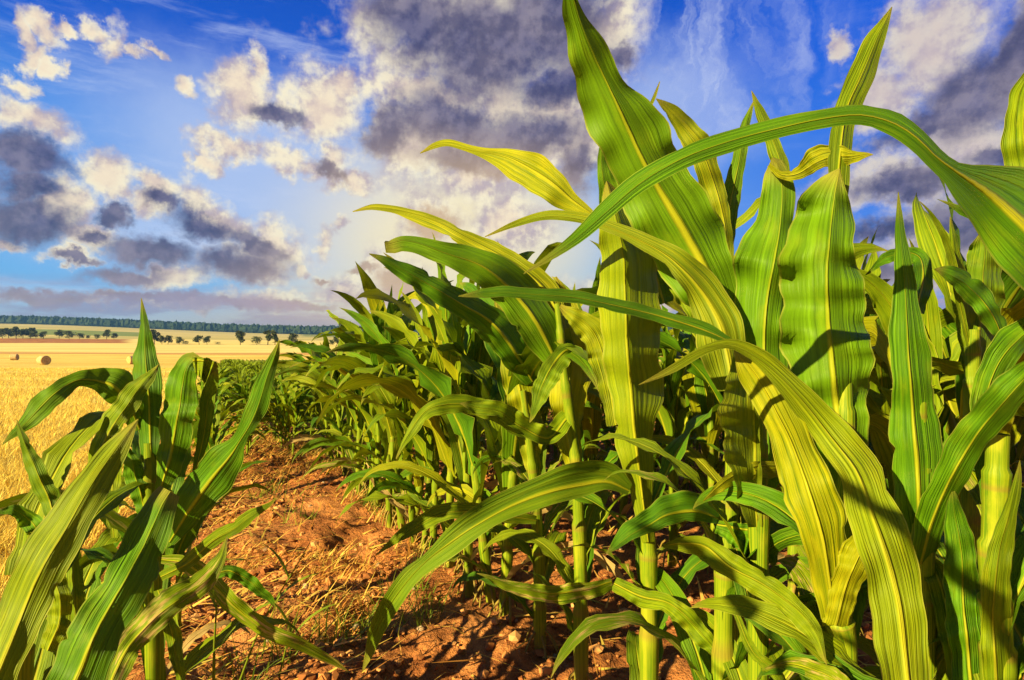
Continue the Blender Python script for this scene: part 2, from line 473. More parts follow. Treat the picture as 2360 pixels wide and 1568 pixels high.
def ground_mat():
    m, N = new_mat('field_ground')
    g = N.n.new('ShaderNodeNewGeometry').outputs['Position']
    x, y, z = N.sep(g)
    q = N.math('ADD', N.math('MULTIPLY', x, float(RP[0])), N.math('MULTIPLY', y, float(RP[1])))
    # soil
    n1 = N.noise(g, 3.0, 6, 0.6); n2 = N.noise(g, 22.0, 6, 0.65); n3 = N.noise(g, 140.0, 4, 0.65)
    soil = N.mix(N.ss(n2, 0.35, 0.68), (0.26, 0.090, 0.033), (0.56, 0.220, 0.076))
    soil = N.mix(N.math('MULTIPLY', N.ss(n1, 0.45, 0.7), 0.6), soil, (0.60, 0.29, 0.115))
    soil = N.mix(N.math('MULTIPLY', N.ss(n3, 0.55, 0.75), 0.45), soil, (0.60, 0.37, 0.19))
    # stubble
    m0 = N.n.new('ShaderNodeMapping'); N.put(m0.inputs[0], g)
    m0.inputs['Rotation'].default_value = (0, 0, math.radians(8))
    m0.inputs['Scale'].default_value = (0.10, 1.0, 1)
    s0 = N.noise(m0.outputs[0], 0.35, 5, 0.6)
    s1 = N.noise(g, 1.3, 6, 0.65); s2 = N.noise(g, 30.0, 5, 0.7)
    stub = N.mix(N.ss(s2, 0.3, 0.7), (0.48, 0.29, 0.05), (0.76, 0.58, 0.13))
    stub = N.mix(N.math('MULTIPLY', N.ss(s1, 0.5, 0.72), 0.40), stub, (0.58, 0.33, 0.06))
    stub = N.mix(N.math('MULTIPLY', N.ss(s0, 0.46, 0.62), 0.75), stub, (0.82, 0.70, 0.22))
    stub = N.mix(N.math('MULTIPLY', N.ss(s0, 0.36, 0.46, 1.0, 0.0), 0.45), stub, (0.64, 0.42, 0.08))
    wob = N.math('MULTIPLY', N.math('SUBTRACT', N.noise(g, 2.5, 4, 0.6), 0.5), 0.5)
    c = N.mix(N.math('MULTIPLY', N.ss(N.math('ADD', q, wob), -0.42, -0.22), N.ss(y, 101, 104, 1.0, 0.0)), stub, soil)
    rough = 0.9
    # distant fields, bounded by straight edges
    wf = N.math('MULTIPLY', N.math('SUBTRACT', N.noise(g, 0.02, 3, 0.5), 0.5), 10.0)
    yy = N.math('ADD', y, wf)
    yr = N.math('ADD', yy, N.math('MULTIPLY', x, 0.06))
    band = N.noise(N.comb(N.math('MULTIPLY', x, 0.012), N.math('MULTIPLY', y, 0.12), 0.0), 1.0, 4, 0.6)
    wheat = N.mix(N.ss(band, 0.35, 0.65), (0.62, 0.49, 0.16), (0.74, 0.62, 0.25))
    c = N.mix(N.ss(yr, 147, 150), c, (0.50, 0.27, 0.09))
    c = N.mix(N.ss(yr, 156, 160), c, wheat)
    # brown fallow strip on the left
    u = N.math('DIVIDE', x, N.math('MAXIMUM', y, 1.0))
    left = N.ss(N.math('ADD', u, N.math('MULTIPLY', N.math('SUBTRACT', N.noise(g, 0.05, 3), 0.5), 0.05)), -0.69, -0.66, 1.0, 0.0)
    br = N.mix(N.ss(N.noise(g, 0.25, 4, 0.7), 0.4, 0.6), (0.24, 0.09, 0.03), (0.42, 0.19, 0.06))
    c = N.mix(N.math('MULTIPLY', N.math('MULTIPLY', N.ss(yy, 255, 262), N.ss(yy, 335, 345, 1.0, 0.0)), left), c, br)
    # green strip and pale hill fields behind the tree line
    far = N.mix(N.ss(N.noise(N.comb(N.math('MULTIPLY', x, 0.004), N.math('MULTIPLY', y, 0.02), 0.0), 1.0, 4), 0.42, 0.58), (0.40, 0.36, 0.13), (0.56, 0.47, 0.20))
    c = N.mix(N.ss(yy, 345, 350), c, far)
    gm = N.math('MULTIPLY', N.ss(yy, 400, 415), N.ss(yy, 560, 590, 1.0, 0.0))
    gm = N.math('MULTIPLY', gm, N.ss(u, -0.64, -0.61, 1.0, 0.0))
    c = N.mix(N.math('MULTIPLY', gm, 0.9), c, (0.15, 0.215, 0.045))
    gm2 = N.math('MULTIPLY', N.ss(yy, 640, 660), N.ss(u, -0.38, -0.36))
    c = N.mix(N.math('MULTIPLY', gm2, 0.8), c, (0.15, 0.19, 0.05))
    h = N.math('ADD', N.math('MULTIPLY', n2, 1.0), N.math('MULTIPLY', n3, 0.35))
    finish(N, c, rough, 0.12, h, 0.03, 1.0)
    return m

def speck_mat(name, stops, scale=3.0, rough=0.8, trans=None, tf=0.0, spec=0.2):
    m, N = new_mat(name)
    g = N.n.new('ShaderNodeNewGeometry')
    f = N.noise(g.outputs['Position'], scale, 3, 0.6)
    isl = g.outputs['Random Per Island']
    k = N.math('ADD', N.math('MULTIPLY', f, 0.35), N.math('MULTIPLY', isl, 0.65))
    c = N.ramp(k, stops)
    finish(N, c, rough, spec, None, trans=(c if trans else None), trans_f=tf)
    return m

# ------------------------------------------------------------------ ground sheet
def axis(lo, hi, a, b, step, grow):
    mid = list(np.arange(a, b, step))
    up = []; v = mid[-1]; s = step
    while v < hi: s *= grow; v += s; up.append(v)
    dn = []; v = mid[0]; s = step
    while v > lo: s *= grow; v -= s; dn.append(v)
    return np.array(dn[::-1] + mid + up)

xs = axis(-6000, 6000, -2.4, 2.6, 0.018, 1.10)
ys = axis(-300, 6000, 0.35, 4.8, 0.018, 1.055)
XX, YY = np.meshgrid(xs, ys, indexing='ij')
ZZ = height(XX, YY)
V = np.stack([XX, YY, ZZ], -1).reshape(-1, 3)
me = make_mesh('ground', V, grid_faces(len(xs), len(ys))[:, ::-1])
tag(link('ground', me, ground_mat()), kind='structure')

def hz(x, y):
    return float(height(np.array([x]), np.array([y]))[0])

# ------------------------------------------------------------------ leaves
def leaf_traced(pts, Y, fold=0.0, tilt=0.0, rip=0.16, rk=5.0, seed=0, n=56, m=13, und=0.16):
    """pts: (px, py, left width, right width) along the midrib from base to tip; Y: depth at base ... tip."""
    P = crom(pts, n)
    rng = np.random.RandomState(seed * 13 + 5)
    t = np.linspace(0, 1, n)
    Yv = np.interp(t, np.linspace(0, 1, len(Y)), Y) if not isinstance(Y, float) else np.full(n, Y)
    # smooth the depth profile
    for _ in range(3):
        Yv[1:-1] = (Yv[:-2] + 2 * Yv[1:-1] + Yv[2:]) / 4
    T = np.gradient(P[:, :2], axis=0); T /= np.linalg.norm(T, axis=1)[:, None] + 1e-9
    Nl = np.stack([T[:, 1], -T[:, 0]], 1)      # left of the direction of travel (image y points down)
    P[:, 0] += 2.2 * np.sin(2 * np.pi * (2.3 * t + rng.rand())) * t; P[:, 1] += 2.2 * np.sin(2 * np.pi * (3.1 * t + rng.rand())) * t
    nick = np.ones((2, n))
    for side_ in range(2):
        for _ in range(rng.randint(0, 4)):
            k0 = rng.rand() * .75 + .2
            nick[side_] *= 1 - (.08 + .30 * rng.rand() ** 2) * np.exp(-np.abs(t - k0) / (.006 + .012 * rng.rand()))
    s = np.linspace(-1, 1, m)
    px = np.zeros((n, m)); py = np.zeros((n, m)); dd = np.zeros((n, m))
    ph = rng.rand(4) * 6.28
    for j, sj in enumerate(s):
        w = np.maximum(P[:, 2] if sj < 0 else P[:, 3], 0.0)
        side = 1 if sj < 0 else -1
        a = abs(sj)
        wav = 1 + (0.075 * np.sin(2 * np.pi * (rk * 0.8 * t) + ph[0] + (0 if side > 0 else 2.0)) + 0.035 * np.sin(2 * np.pi * (rk * 2.1 * t) + ph[2] + side)) * a
        off = w * a * side * wav * (1 - (1 - nick[0 if side > 0 else 1]) * a ** 4)
        px[:, j] = P[:, 0] + Nl[:, 0] * off
        py[:, j] = P[:, 1] + Nl[:, 1] * off
        wr = w / FP * Yv
        rp = np.sin(2 * np.pi * rk * t + ph[1 if side > 0 else 2] + 1.2 * a) + 0.5 * np.sin(2 * np.pi * rk * 1.9 * t + ph[3] + side)
        dd[:, j] = wr * (1.7 * fold * a + tilt * sj + 1.6 * rip * rp * a ** 1.6 - 0.18 * a * a)
    wm = np.maximum(P[:, 2], P[:, 3]) / FP * Yv
    Yf = Yv[:, None] + dd + (und * wm * (np.sin(2 * np.pi * rk * 0.55 * t + ph[3]) + 0.6 * np.sin(2 * np.pi * rk * 1.25 * t + ph[0])))[:, None] * np.minimum(1, t * 5)[:, None]
    V = unproj(px, py, Yf).reshape(-1, 3)
    uv = np.stack(np.broadcast_arrays((s * 0.5 + 0.5)[None], t[:, None]), -1).reshape(-1, 2)
    return V, grid_faces(n, m), uv

def leaf_grown(L, W, th0, droop, pw, bend, twist, rip, seed, n=22, m=7):
    rng = np.random.RandomState(seed)
    t = np.linspace(0, 1, n)
    th = th0 - droop * t ** pw
    ds = L / (n - 1)
    azb = bend * t ** 1.5
    T = np.stack([np.cos(th) * np.cos(azb), np.cos(th) * np.sin(azb), np.sin(th)], 1)
    P = np.concatenate([[[0, 0, 0]], np.cumsum((T[1:] + T[:-1]) / 2 * ds, axis=0)])
    S0 = np.stack([-np.sin(azb), np.cos(azb), 0 * azb], 1)
    U0 = np.cross(T, S0)
    U0 = np.where((np.sum(U0 * [[0, 0, 1]], 1) < -2)[:, None], -U0, U0)
    roll = twist * t ** 1.4
    S = S0 * np.cos(roll)[:, None] + U0 * np.sin(roll)[:, None]
    U = np.cross(T, S)
    wp = np.interp(t, [0, .08, .22, .4, .6, .78, .9, 1], [.55, .62, .88, 1, .9, .62, .32, 0.0]) * W / 2
    s = np.linspace(-1, 1, m)
    ph = rng.rand(4) * 6.28
    rk = 3.5 + rng.rand() * 3
    V = np.zeros((n, m, 3))
    for j, sj in enumerate(s):
        a = abs(sj)
        rp = np.sin(2 * np.pi * rk * t + ph[0 if sj < 0 else 1]) + 0.4 * np.sin(4.4 * np.pi * rk * t + ph[2])
        V[:, j] = P + S * (wp * sj * (1 - 0.12 * a))[:, None] + U * (wp * (-0.42 * a * (1 - 0.6 * t) + 0.1 * a * a + rip * rp * a ** 1.6))[:, None] * -1
    uv = np.stack(np.broadcast_arrays((s * 0.5 + 0.5)[None], t[:, None]), -1).reshape(-1, 2)
    return V.reshape(-1, 3), grid_faces(n, m), uv

# ------------------------------------------------------------------ traced plants of the front row
def stalk_traced(pts, parent, base):
    """pts: (px, py, Y, radius m) from the ground upwards"""
    P = [unproj(np.array(p[0]), np.array(p[1]), np.array(p[2])) for p in pts]
    P = np.array(P); R = np.array([p[3] for p in pts])
    n = 72
    PP = np.stack([np.interp(np.linspace(0, 1, n), np.linspace(0, 1, len(P)), P[:, k]) for k in range(3)], 1)
    for _ in range(4): PP[1:-1] = (PP[:-2] + 2 * PP[1:-1] + PP[2:]) / 4
    RR = np.interp(np.linspace(0, 1, n), np.linspace(0, 1, len(P)), R)
    tt = np.linspace(0, 1, n) * 5.5
    RR = RR * (0.92 + 0.26 * (tt - np.floor(tt)) ** 2)
    V, Fc, uv = tube(PP, RR, 14)
    V, Fc, uv = with_roots(V - np.array(base), Fc, uv, 0.02, int(pts[0][0]))
    return link('stalk', make_mesh('stalk', V, Fc, uv), M_STALK, parent)

def ground_px(px, Y):
    x = (px - CX) / FP * Y
    z = hz(x, Y)
    return CY + (CAMH - z) / Y * FP

def rotz(V, a):
    c, s = math.cos(a), math.sin(a)
    return np.stack([V[:, 0] * c - V[:, 1] * s, V[:, 0] * s + V[:, 1] * c, V[:, 2]], 1)

def traced_plant(label, px, Y, stalk, leaves, extra=8):
    x = (px - CX) / FP * Y
    z = hz(x, Y) - 0.02
    base = (x, Y, z)
    root = empty('maize_plant', base)
    tag(root, label, 'maize plant', 'tall maize plants of the nearest rows')
    pts = [(px, CY + (CAMH - z) / Y * FP, Y, 0.0135)] + [(a, b, Y2, r) for (a, b, Y2, r) in stalk]
    stalk_traced(pts, root, base)
    for k, lf in enumerate(leaves):
        kw = dict(lf[2]) if len(lf) > 2 else {}
        mat = kw.pop('mat', M_LEAF)
        V, Fc, uv = leaf_traced(lf[0], list(lf[1]), seed=int(px) + k, **kw)
        link('leaf', make_mesh('leaf', V - np.array(base), Fc, uv), mat, root)
    r = random.Random(int(px * 7))
    for k in range(extra):
        zz = 0.06 + 0.34 * (k + r.random()) / extra
        a = r.random() * 6.28
        if math.cos(a - math.atan2(-Y, -x)) > 0.55: a += math.pi        # keep clear of the lens
        V, Fc, uv = leaf_grown(.18 + .14 * r.random(), .028 + .018 * r.random(), math.radians(50 + 25 * r.random()), math.radians(95 + 50 * r.random()), 1.4 + r.random(), r.gauss(0, .4), r.gauss(0, 1.0), .25, r.randrange(9999))
        link('leaf', make_mesh('leaf', rotz(V, a) + np.array([0, 0, zz]), Fc, uv), r.choice((M_LEAF, M_GREEN, M_GREEN, M_LEAF_OLD)), root)
    return root

# A: the stalk left of the middle of the tall group with the giant leaf reaching out of the frame
traced_plant('tall maize plant whose wavy upright centre leaf has a bright pale midrib', 1495, 0.82,
    [(1496, 1400, .82, .0125), (1494, 1240, .82, .0115), (1478, 1100, .82, .010), (1458, 900, .82, .009), (1448, 720, .82, .007)],
    [([(1494, 1250, 14, 14), (1478, 1120, 30, 26), (1462, 1000, 46, 46), (1453, 890, 48, 76), (1446, 800, 58, 76), (1440, 700, 60, 80), (1436, 600, 56, 76), (1425, 520, 42, 46), (1408, 450, 20, 22), (1400, 420, 2, 2)], (.80, .78, .785, .79), dict(mat=M_LEAF, fold=.85, rip=.14, rk=6, tilt=-.15)),
     ([(1462, 760, 26, 28), (1450, 640, 48, 44), (1430, 540, 46, 46), (1405, 460, 26, 42), (1388, 410, 12, 34), (1384, 365, 8, 22), (1390, 330, 6, 12), (1403, 298, 1, 1)], (.875, .865, .85), dict(mat=M_GREEN, fold=.3, rip=.2, rk=5, und=.06)),
     ([(1362, 492, 8, 8), (1320, 462, 28, 16), (1275, 425, 42, 34), (1225, 390, 48, 38), (1170, 364, 36, 20), (1110, 350, 12, 12), (1040, 336, 4, 12), (1000, 338, 6, 8), (967, 352, 1, 1)], (.81, .84, .90, .98), dict(mat=M_YELLOW, fold=.15, tilt=.3, rip=.12, rk=3)),
     ([(1450, 1132, 10, 16), (1400, 1112, 16, 46), (1345, 1118, 24, 60), (1260, 1136, 32, 46), (1180, 1165, 28, 36), (1110, 1205, 22, 40), (1040, 1250, 30, 30), (985, 1290, 26, 16), (945, 1330, 22, 24), (905, 1385, 22, 22), (870, 1450, 18, 18), (850, 1510, 9, 9), (838, 1545, 1, 1)], (.80, .74, .70, .72, .78), dict(fold=-.2, tilt=.5, rip=.14, rk=3)),
     ([(1530, 700, 22, 22), (1512, 640, 42, 44), (1500, 580, 40, 44), (1494, 540, 24, 30), (1490, 500, 4, 4)], (.90, .91), dict(mat=M_GREEN, rip=.12, tilt=.4)),
     ([(1410, 1340, 20, 6), (1330, 1362, 26, 18), (1250, 1366, 22, 18), (1180, 1350, 16, 12), (1098, 1322, 1, 1)], (.80, .74, .72), dict(fold=.2, rip=.2, mat=M_LEAF_OLD)),
     ([(1415, 1345, 16, 16), (1480, 1375, 18, 24), (1545, 1392, 18, 24), (1600, 1440, 20, 26), (1640, 1490, 14, 20), (1658, 1530, 2, 2)], (.80, .72, .70), dict(fold=.2, rip=.25)),
     ([(1420, 980, 20, 20), (1400, 860, 30, 30), (1370, 770, 34, 30), (1330, 730, 26, 20), (1290, 705, 4, 4)], (.84, .92, .95), dict(mat=M_YELLOW, rip=.15)),
     ])
# B: carries the giant leaf out of the top of the frame
traced_plant('tall maize plant with the giant broad leaf reaching out of the top of the frame', 1664, 0.70,
    [(1668, 1420, .70, .0125), (1672, 1290, .70, .0115), (1690, 1080, .71, .010), (1690, 900, .72, .009), (1672, 740, .73, .007)],
    [([(1690, 760, 26, 22), (1660, 680, 66, 50), (1618, 606, 98, 76), (1575, 530, 104, 82), (1528, 448, 92, 88), (1480, 366, 82, 80), (1452, 308, 80, 82), (1430, 262, 80, 72), (1408, 212, 78, 44), (1390, 170, 72, 34), (1370, 125, 62, 38), (1344, 62, 38, 22), (1326, 10, 30, 10), (1310, -40, 14, 8), (1296, -90, 1, 1)], (.74, .72, .70, .66, .60), dict(mat=M_GREEN, fold=.34, tilt=-.16, rip=.12, rk=5, und=.04)),
     ([(1688, 900, 36, 26), (1682, 830, 62, 38), (1662, 750, 60, 54), (1612, 665, 38, 44), (1545, 598, 20, 32), (1470, 552, 16, 22), (1400, 522, 12, 16), (1330, 506, 8, 16), (1250, 500, 8, 14), (1180, 518, 6, 8), (1117, 547, 1, 1)], (.66, .68, .70, .74, .78), dict(mat=M_YELLOW, fold=.2, tilt=.2, rip=.14, rk=4)),
     ([(1655, 1196, 12, 14), (1610, 1180, 22, 46), (1550, 1185, 24, 44), (1490, 1212, 18, 36), (1440, 1245, 10, 24), (1395, 1276, 1, 1)], (.68, .62, .60), dict(mat=M_GREEN, fold=.25, tilt=.55, rip=.14, rk=3)),
     ([(1650, 1208, 8, 20), (1700, 1216, 10, 46), (1745, 1226, 14, 66), (1775, 1250, 10, 60), (1786, 1285, 8, 24), (1780, 1308, 1, 1)], (.68, .64, .66), dict(mat=M_GREEN, fold=.3, tilt=-.4, rip=.22)),
     ([(1525, 1258, 2, 2), (1575, 1252, 14, 22), (1625, 1260, 22, 30), (1680, 1305, 30, 26), (1755, 1345, 26, 30), (1830, 1398, 22, 30), (1880, 1460, 14, 24), (1908, 1530, 1, 1)], (.66, .62, .56, .52), dict(fold=.25, rip=.2)),
     ([(1664, 880, 20, 20), (1640, 800, 30, 30), (1600, 700, 30, 30), (1545, 640, 18, 18), (1510, 610, 2, 2)], (.74, .80, .84), dict(rip=.2)),
     ])
# C: broad upright leaf with stalk on its right, and the bright twisted leaf
traced_plant('maize plant with a broad leaf cupping its bright stalk, beside the drooping ribbon leaf', 1746, 0.64,
    [(1748, 1420, .64, .0115), (1748, 1200, .645, .0115), (1745, 1000, .65, .010), (1742, 850, .66, .008)],
    [([(1746, 1215, 24, 10), (1742, 1120, 48, 14), (1742, 1020, 76, 10), (1738, 930, 76, 10), (1728, 860, 58, 12), (1706, 810, 16, 10), (1694, 786, 1, 1)], (.635, .625, .63), dict(mat=M_YELLOW, fold=-.3, tilt=.3, rip=.16)),
     ([(1620, 1156, 1, 1), (1660, 1118, 8, 16), (1710, 1086, 12, 26), (1770, 1072, 10, 28), (1825, 1078, 8, 24), (1865, 1104, 4, 10)], (.60, .62, .66), dict(mat=M_YELLOW, fold=.2, tilt=.3)),
     ([(1746, 1180, 20, 20), (1790, 1000, 20, 40), (1762, 840, 60, 50), (1768, 700, 78, 56), (1786, 600, 88, 44), (1798, 500, 60, 30), (1802, 420, 44, 26), (1790, 375, 20, 14), (1782, 366, 2, 2)], (.68, .68, .68, .69, .70), dict(mat=M_GREEN, fold=.45, tilt=-.25, rip=.22, rk=5)),
     ([(1772, 380, 4, 6), (1800, 402, 8, 10), (1840, 400, 14, 16), (1885, 372, 34, 18), (1930, 360, 26, 28), (1975, 358, 10, 16), (2010, 358, 1, 1)], (.70, .66, .62), dict(mat=M_YELLOW, fold=.2, tilt=.2, rip=.1)),
     ([(1690, 1400, 5, 5), (1735, 1500, 12, 12), (1790, 1555, 14, 14), (1850, 1640, 8, 8)], (.62, .58, .55), dict(rip=.1)),
     ([(1756, 1545, 3, 3), (1820, 1530, 14, 14), (1880, 1545, 22, 22), (1960, 1590, 20, 20), (2040, 1660, 3, 3)], (.58, .52, .48), dict(rip=.15, mat=M_LEAF_OLD)),
     ])
# D: bright leaf going up to the left, big striped leaf, ribbon leaf coming towards the camera
traced_plant('maize plant with the long bright ribbon leaf drooping to the bottom of the frame', 1950, 0.56,
    [(1948, 1480, .56, .0118), (1930, 1420, .56, .0125), (1940, 1250, .56, .010), (1950, 1050, .57, .009), (1946, 850, .58, .007)],
    [([(1926, 1440, 30, 34), (1912, 1340, 38, 42), (1892, 1230, 50, 62), (1862, 1130, 58, 60), (1820, 1010, 44, 54), (1778, 930, 40, 56), (1735, 860, 36, 44), (1705, 818, 12, 16), (1694, 796, 1, 1)], (.55, .53, .56, .60), dict(mat=M_YELLOW, fold=.3, tilt=-.25, rip=.14, rk=3)),
     ([(2102, 1640, 60, 44), (2092, 1560, 62, 46), (2075, 1410, 66, 62), (2046, 1290, 62, 64), (2008, 1180, 54, 62), (1975, 1090, 42, 60), (1915, 1010, 38, 46), (1850, 925, 30, 34), (1790, 860, 20, 30), (1735, 818, 14, 24), (1680, 796, 8, 14), (1610, 810, 14, 6), (1540, 850, 14, 4), (1472, 886, 1, 1)], (.40, .42, .46, .50, .50, .48), dict(fold=.15, tilt=.12, rip=.15, rk=5)),
     ([(1952, 1210, 16, 16), (1944, 1080, 58, 50), (1930, 950, 92, 72), (1916, 820, 106, 92), (1908, 690, 112, 86), (1909, 580, 104, 64), (1916, 500, 92, 48), (1926, 440, 56, 26), (1934, 402, 18, 6), (1936, 390, 1, 1)], (.57, .56, .57, .59, .62), dict(mat=M_GREEN, fold=.4, tilt=-.15, rip=.22, rk=6)),
     ([(1938, 560, 16, 16), (1930, 440, 22, 24), (1940, 330, 28, 26), (1956, 240, 30, 30), (1985, 170, 30, 28), (2018, 100, 24, 22), (2040, 55, 14, 12), (2056, 14, 1, 1)], (.62, .64, .66, .68), dict(fold=.3, rip=.1, rk=3, tilt=.2)),
     ([(1926, 1442, 30, 28), (1950, 1350, 36, 34), (1985, 1270, 44, 36), (2025, 1200, 26, 26), (2050, 1150, 3, 3)], (.545, .52, .53), dict(mat=M_YELLOW, fold=.4, tilt=-.2, rip=.12)),
     ([(1680, 786, 8, 10), (1620, 760, 14, 18), (1540, 735, 16, 16), (1430, 706, 14, 16), (1300, 684, 14, 16), (1180, 674, 12, 14), (1110, 678, 10, 10), (1055, 682, 1, 1)], (.56, .55, .52, .50), dict(mat=M_GREEN, fold=.3, tilt=.5, rip=.06)),
     ])
# U: pointed upright leaf right of the ribbon
traced_plant('maize plant with a tall spear-pointed leaf standing right of the ribbon leaf', 2122, 0.52,
    [(2124, 1450, .52, .0115), (2122, 1270, .52, .0105), (2116, 1050, .525, .009), (2110, 850, .53, .006)],
    [([(2122, 1290, 22, 24), (2120, 1180, 50, 42), (2114, 1080, 62, 58), (2106, 980, 56, 58), (2100, 880, 46, 52), (2092, 780, 42, 44), (2084, 660, 28, 26), (2077, 560, 14, 16), (2074, 490, 7, 8), (2072, 444, 1, 1)], (.515, .51, .52, .53), dict(mat=M_GREEN, fold=.35, tilt=-.1, rip=.06)),
     ([(2122, 1300, 26, 26), (2150, 1200, 40, 30), (2190, 1105, 44, 34), (2245, 1015, 50, 34), (2305, 935, 48, 36), (2370, 866, 40, 34), (2470, 790, 8, 8)], (.51, .47, .42, .38), dict(mat=M_GREEN, fold=.4, tilt=.2, rip=.1)),
     ([(2110, 720, 20, 20), (2128, 640, 26, 24), (2120, 596, 24, 18), (2090, 582, 18, 14), (2040, 596, 14, 12), (1995, 632, 1, 1)], (.56, .60, .62), dict(mat=M_GREEN, rip=.15, tilt=.3)),
     ([(2118, 1400, 20, 10), (2150, 1310, 26, 30), (2190, 1440, 20, 30), (2200, 1560, 10, 16), (2204, 1640, 1, 1)], (.53, .50, .48), dict(rip=.15)),
     ])
# W: dark plant at the lower right corner, and the source of the great arching leaf
traced_plant('maize plant in the lower right corner with narrow leaf twisting upward', 2300, 0.46,
    [(2300, 1500, .46, .011), (2290, 1300, .46, .010), (2300, 1000, .46, .008)],
    [([(2300, 1640, 36, 36), (2292, 1500, 30, 40), (2288, 1400, 28, 40), (2300, 1290, 30, 34), (2325, 1190, 18, 20), (2340, 1120, 10, 12), (2350, 1062, 1, 1)], (.45, .44, .43), dict(fold=.3, rip=.1)),
     ([(2240, 1600, 40, 40), (2222, 1400, 44, 40), (2215, 1280, 40, 34), (2205, 1200, 26, 26), (2190, 1120, 3, 3)], (.47, .48, .48), dict(mat=M_GREEN, fold=.4, rip=.1, tilt=-.3)),
     ([(2290, 1200, 20, 20), (2275, 1080, 28, 28), (2265, 960, 30, 36), (2290, 860, 40, 40), (2350, 780, 40, 30), (2440, 700, 4, 4)], (.47, .49, .50), dict(mat=M_GREEN, rip=.15, fold=.3)),
     ])
traced_plant('maize plant at the right edge bearing the great leaf arching across the sky', 2470, 0.44,
    [(2470, 1300, .44, .011), (2465, 1000, .44, .010), (2462, 760, .44, .008)],
    [([(2480, 700, 50, 40), (2400, 560, 110, 130), (2330, 490, 100, 118), (2262, 432, 76, 60), (2205, 394, 44, 20), (2160, 362, 30, 18), (2115, 318, 30, 22), (2060, 284, 28, 30), (1985, 266, 26, 26), (1900, 274, 24, 22), (1800, 294, 24, 22), (1690, 322, 24, 24), (1580, 362, 24, 26), (1480, 420, 22, 26), (1400, 486, 18, 24), (1330, 546, 14, 14), (1265, 592, 8, 8), (1208, 630, 1, 1)], (.44, .42, .40, .39, .39, .40, .42), dict(mat=M_GREEN, fold=.3, tilt=.45, rip=.08, rk=4, und=.2)),
     ([(2440, 660, 40, 30), (2400, 480, 56, 50), (2360, 330, 50, 60), (2362, 230, 38, 60), (2385, 160, 14, 30), (2400, 120, 1, 1)], (.46, .48, .50), dict(fold=.3, rip=.1)),
     ])
# row-one plants left of A, with the leaves that hang over the gap
traced_plant('maize plant left of the tall group with ribbon leaves streaming leftward against the sky', 1340, 1.00,
    [(1338, 1300, 1.0, .012), (1330, 1080, 1.0, .010), (1300, 860, 1.0, .008), (1285, 700, 1.0, .006)],
    [([(1300, 760, 16, 16), (1262, 676, 24, 28), (1205, 622, 26, 26), (1140, 582, 22, 22), (1070, 545, 22, 16), (990, 505, 22, 10), (920, 484, 10, 10), (860, 480, 6, 8), (812, 490, 1, 1)], (1.0, 1.05, 1.1, 1.14), dict(mat=M_YELLOW, fold=.3, tilt=.45, rip=.1)),
     ([(1290, 850, 24, 22), (1240, 750, 46, 50), (1180, 670, 50, 52), (1120, 620, 40, 40), (1050, 590, 30, 32), (980, 566, 28, 16), (925, 556, 24, 10), (892, 562, 20, 6), (886, 556, 2, 2)], (1.0, .96, .92, .90), dict(mat=M_GREEN, fold=.3, tilt=.5, rip=.12, rk=3)),
     ([(1322, 1080, 18, 18), (1310, 960, 38, 32), (1318, 860, 48, 46), (1322, 790, 34, 36), (1300, 700, 16, 24), (1280, 640, 2, 2)], (1.0, 1.02, 1.05), dict(mat=M_YELLOW, fold=.35, rip=.2)),
     ([(1340, 822, 6, 6), (1310, 806, 24, 14), (1275, 838, 30, 20), (1250, 890, 26, 20), (1232, 940, 12, 10), (1222, 972, 1, 1)], (1.0, .92, .90), dict(rip=.12, tilt=.3)),
     ([(1310, 960, 20, 20), (1262, 1010, 16, 26), (1205, 985, 16, 28), (1150, 950, 16, 24), (1095, 936, 14, 14), (1060, 932, 1, 1)], (1.0, .94, .9), dict(rip=.15, tilt=.4)),
     ], extra=9)
traced_plant('maize plant with a dark pointed leaf above the sunny row, two from the centre leaf', 1245, 1.15,
    [(1242, 1280, 1.15, .012), (1230, 1100, 1.15, .010), (1205, 900, 1.15, .007)],
    [([(1228, 880, 20, 20), (1180, 800, 40, 40), (1130, 742, 40, 36), (1065, 700, 30, 28), (1000, 664, 26, 26), (940, 628, 22, 20), (890, 602, 12, 10), (853, 587, 1, 1)], (1.15, 1.08, 1.0, .96), dict(mat=M_GREEN, fold=.3, tilt=.5, rip=.1)),
     ([(1232, 1090, 16, 16), (1216, 980, 34, 34), (1190, 860, 34, 38), (1165, 760, 24, 26), (1140, 690, 2, 2)], (1.15, 1.18), dict(mat=M_YELLOW, fold=.3, rip=.18)),
     ([(1225, 1000, 14, 14), (1190, 985, 18, 18), (1150, 956, 20, 24), (1095, 936, 22, 22), (1040, 930, 22, 20), (980, 950, 20, 12), (940, 1000, 12, 8), (915, 1060, 1, 1)], (1.15, 1.05, 1.0), dict(fold=.25, tilt=.5, rip=.1)),
     ([(1236, 1200, 10, 10), (1140, 1185, 18, 18), (1040, 1180, 18, 22), (950, 1220, 14, 18), (865, 1280, 1, 1)], (1.12, 1.02, .98), dict(rip=.12, tilt=.4)),
     ], extra=9)
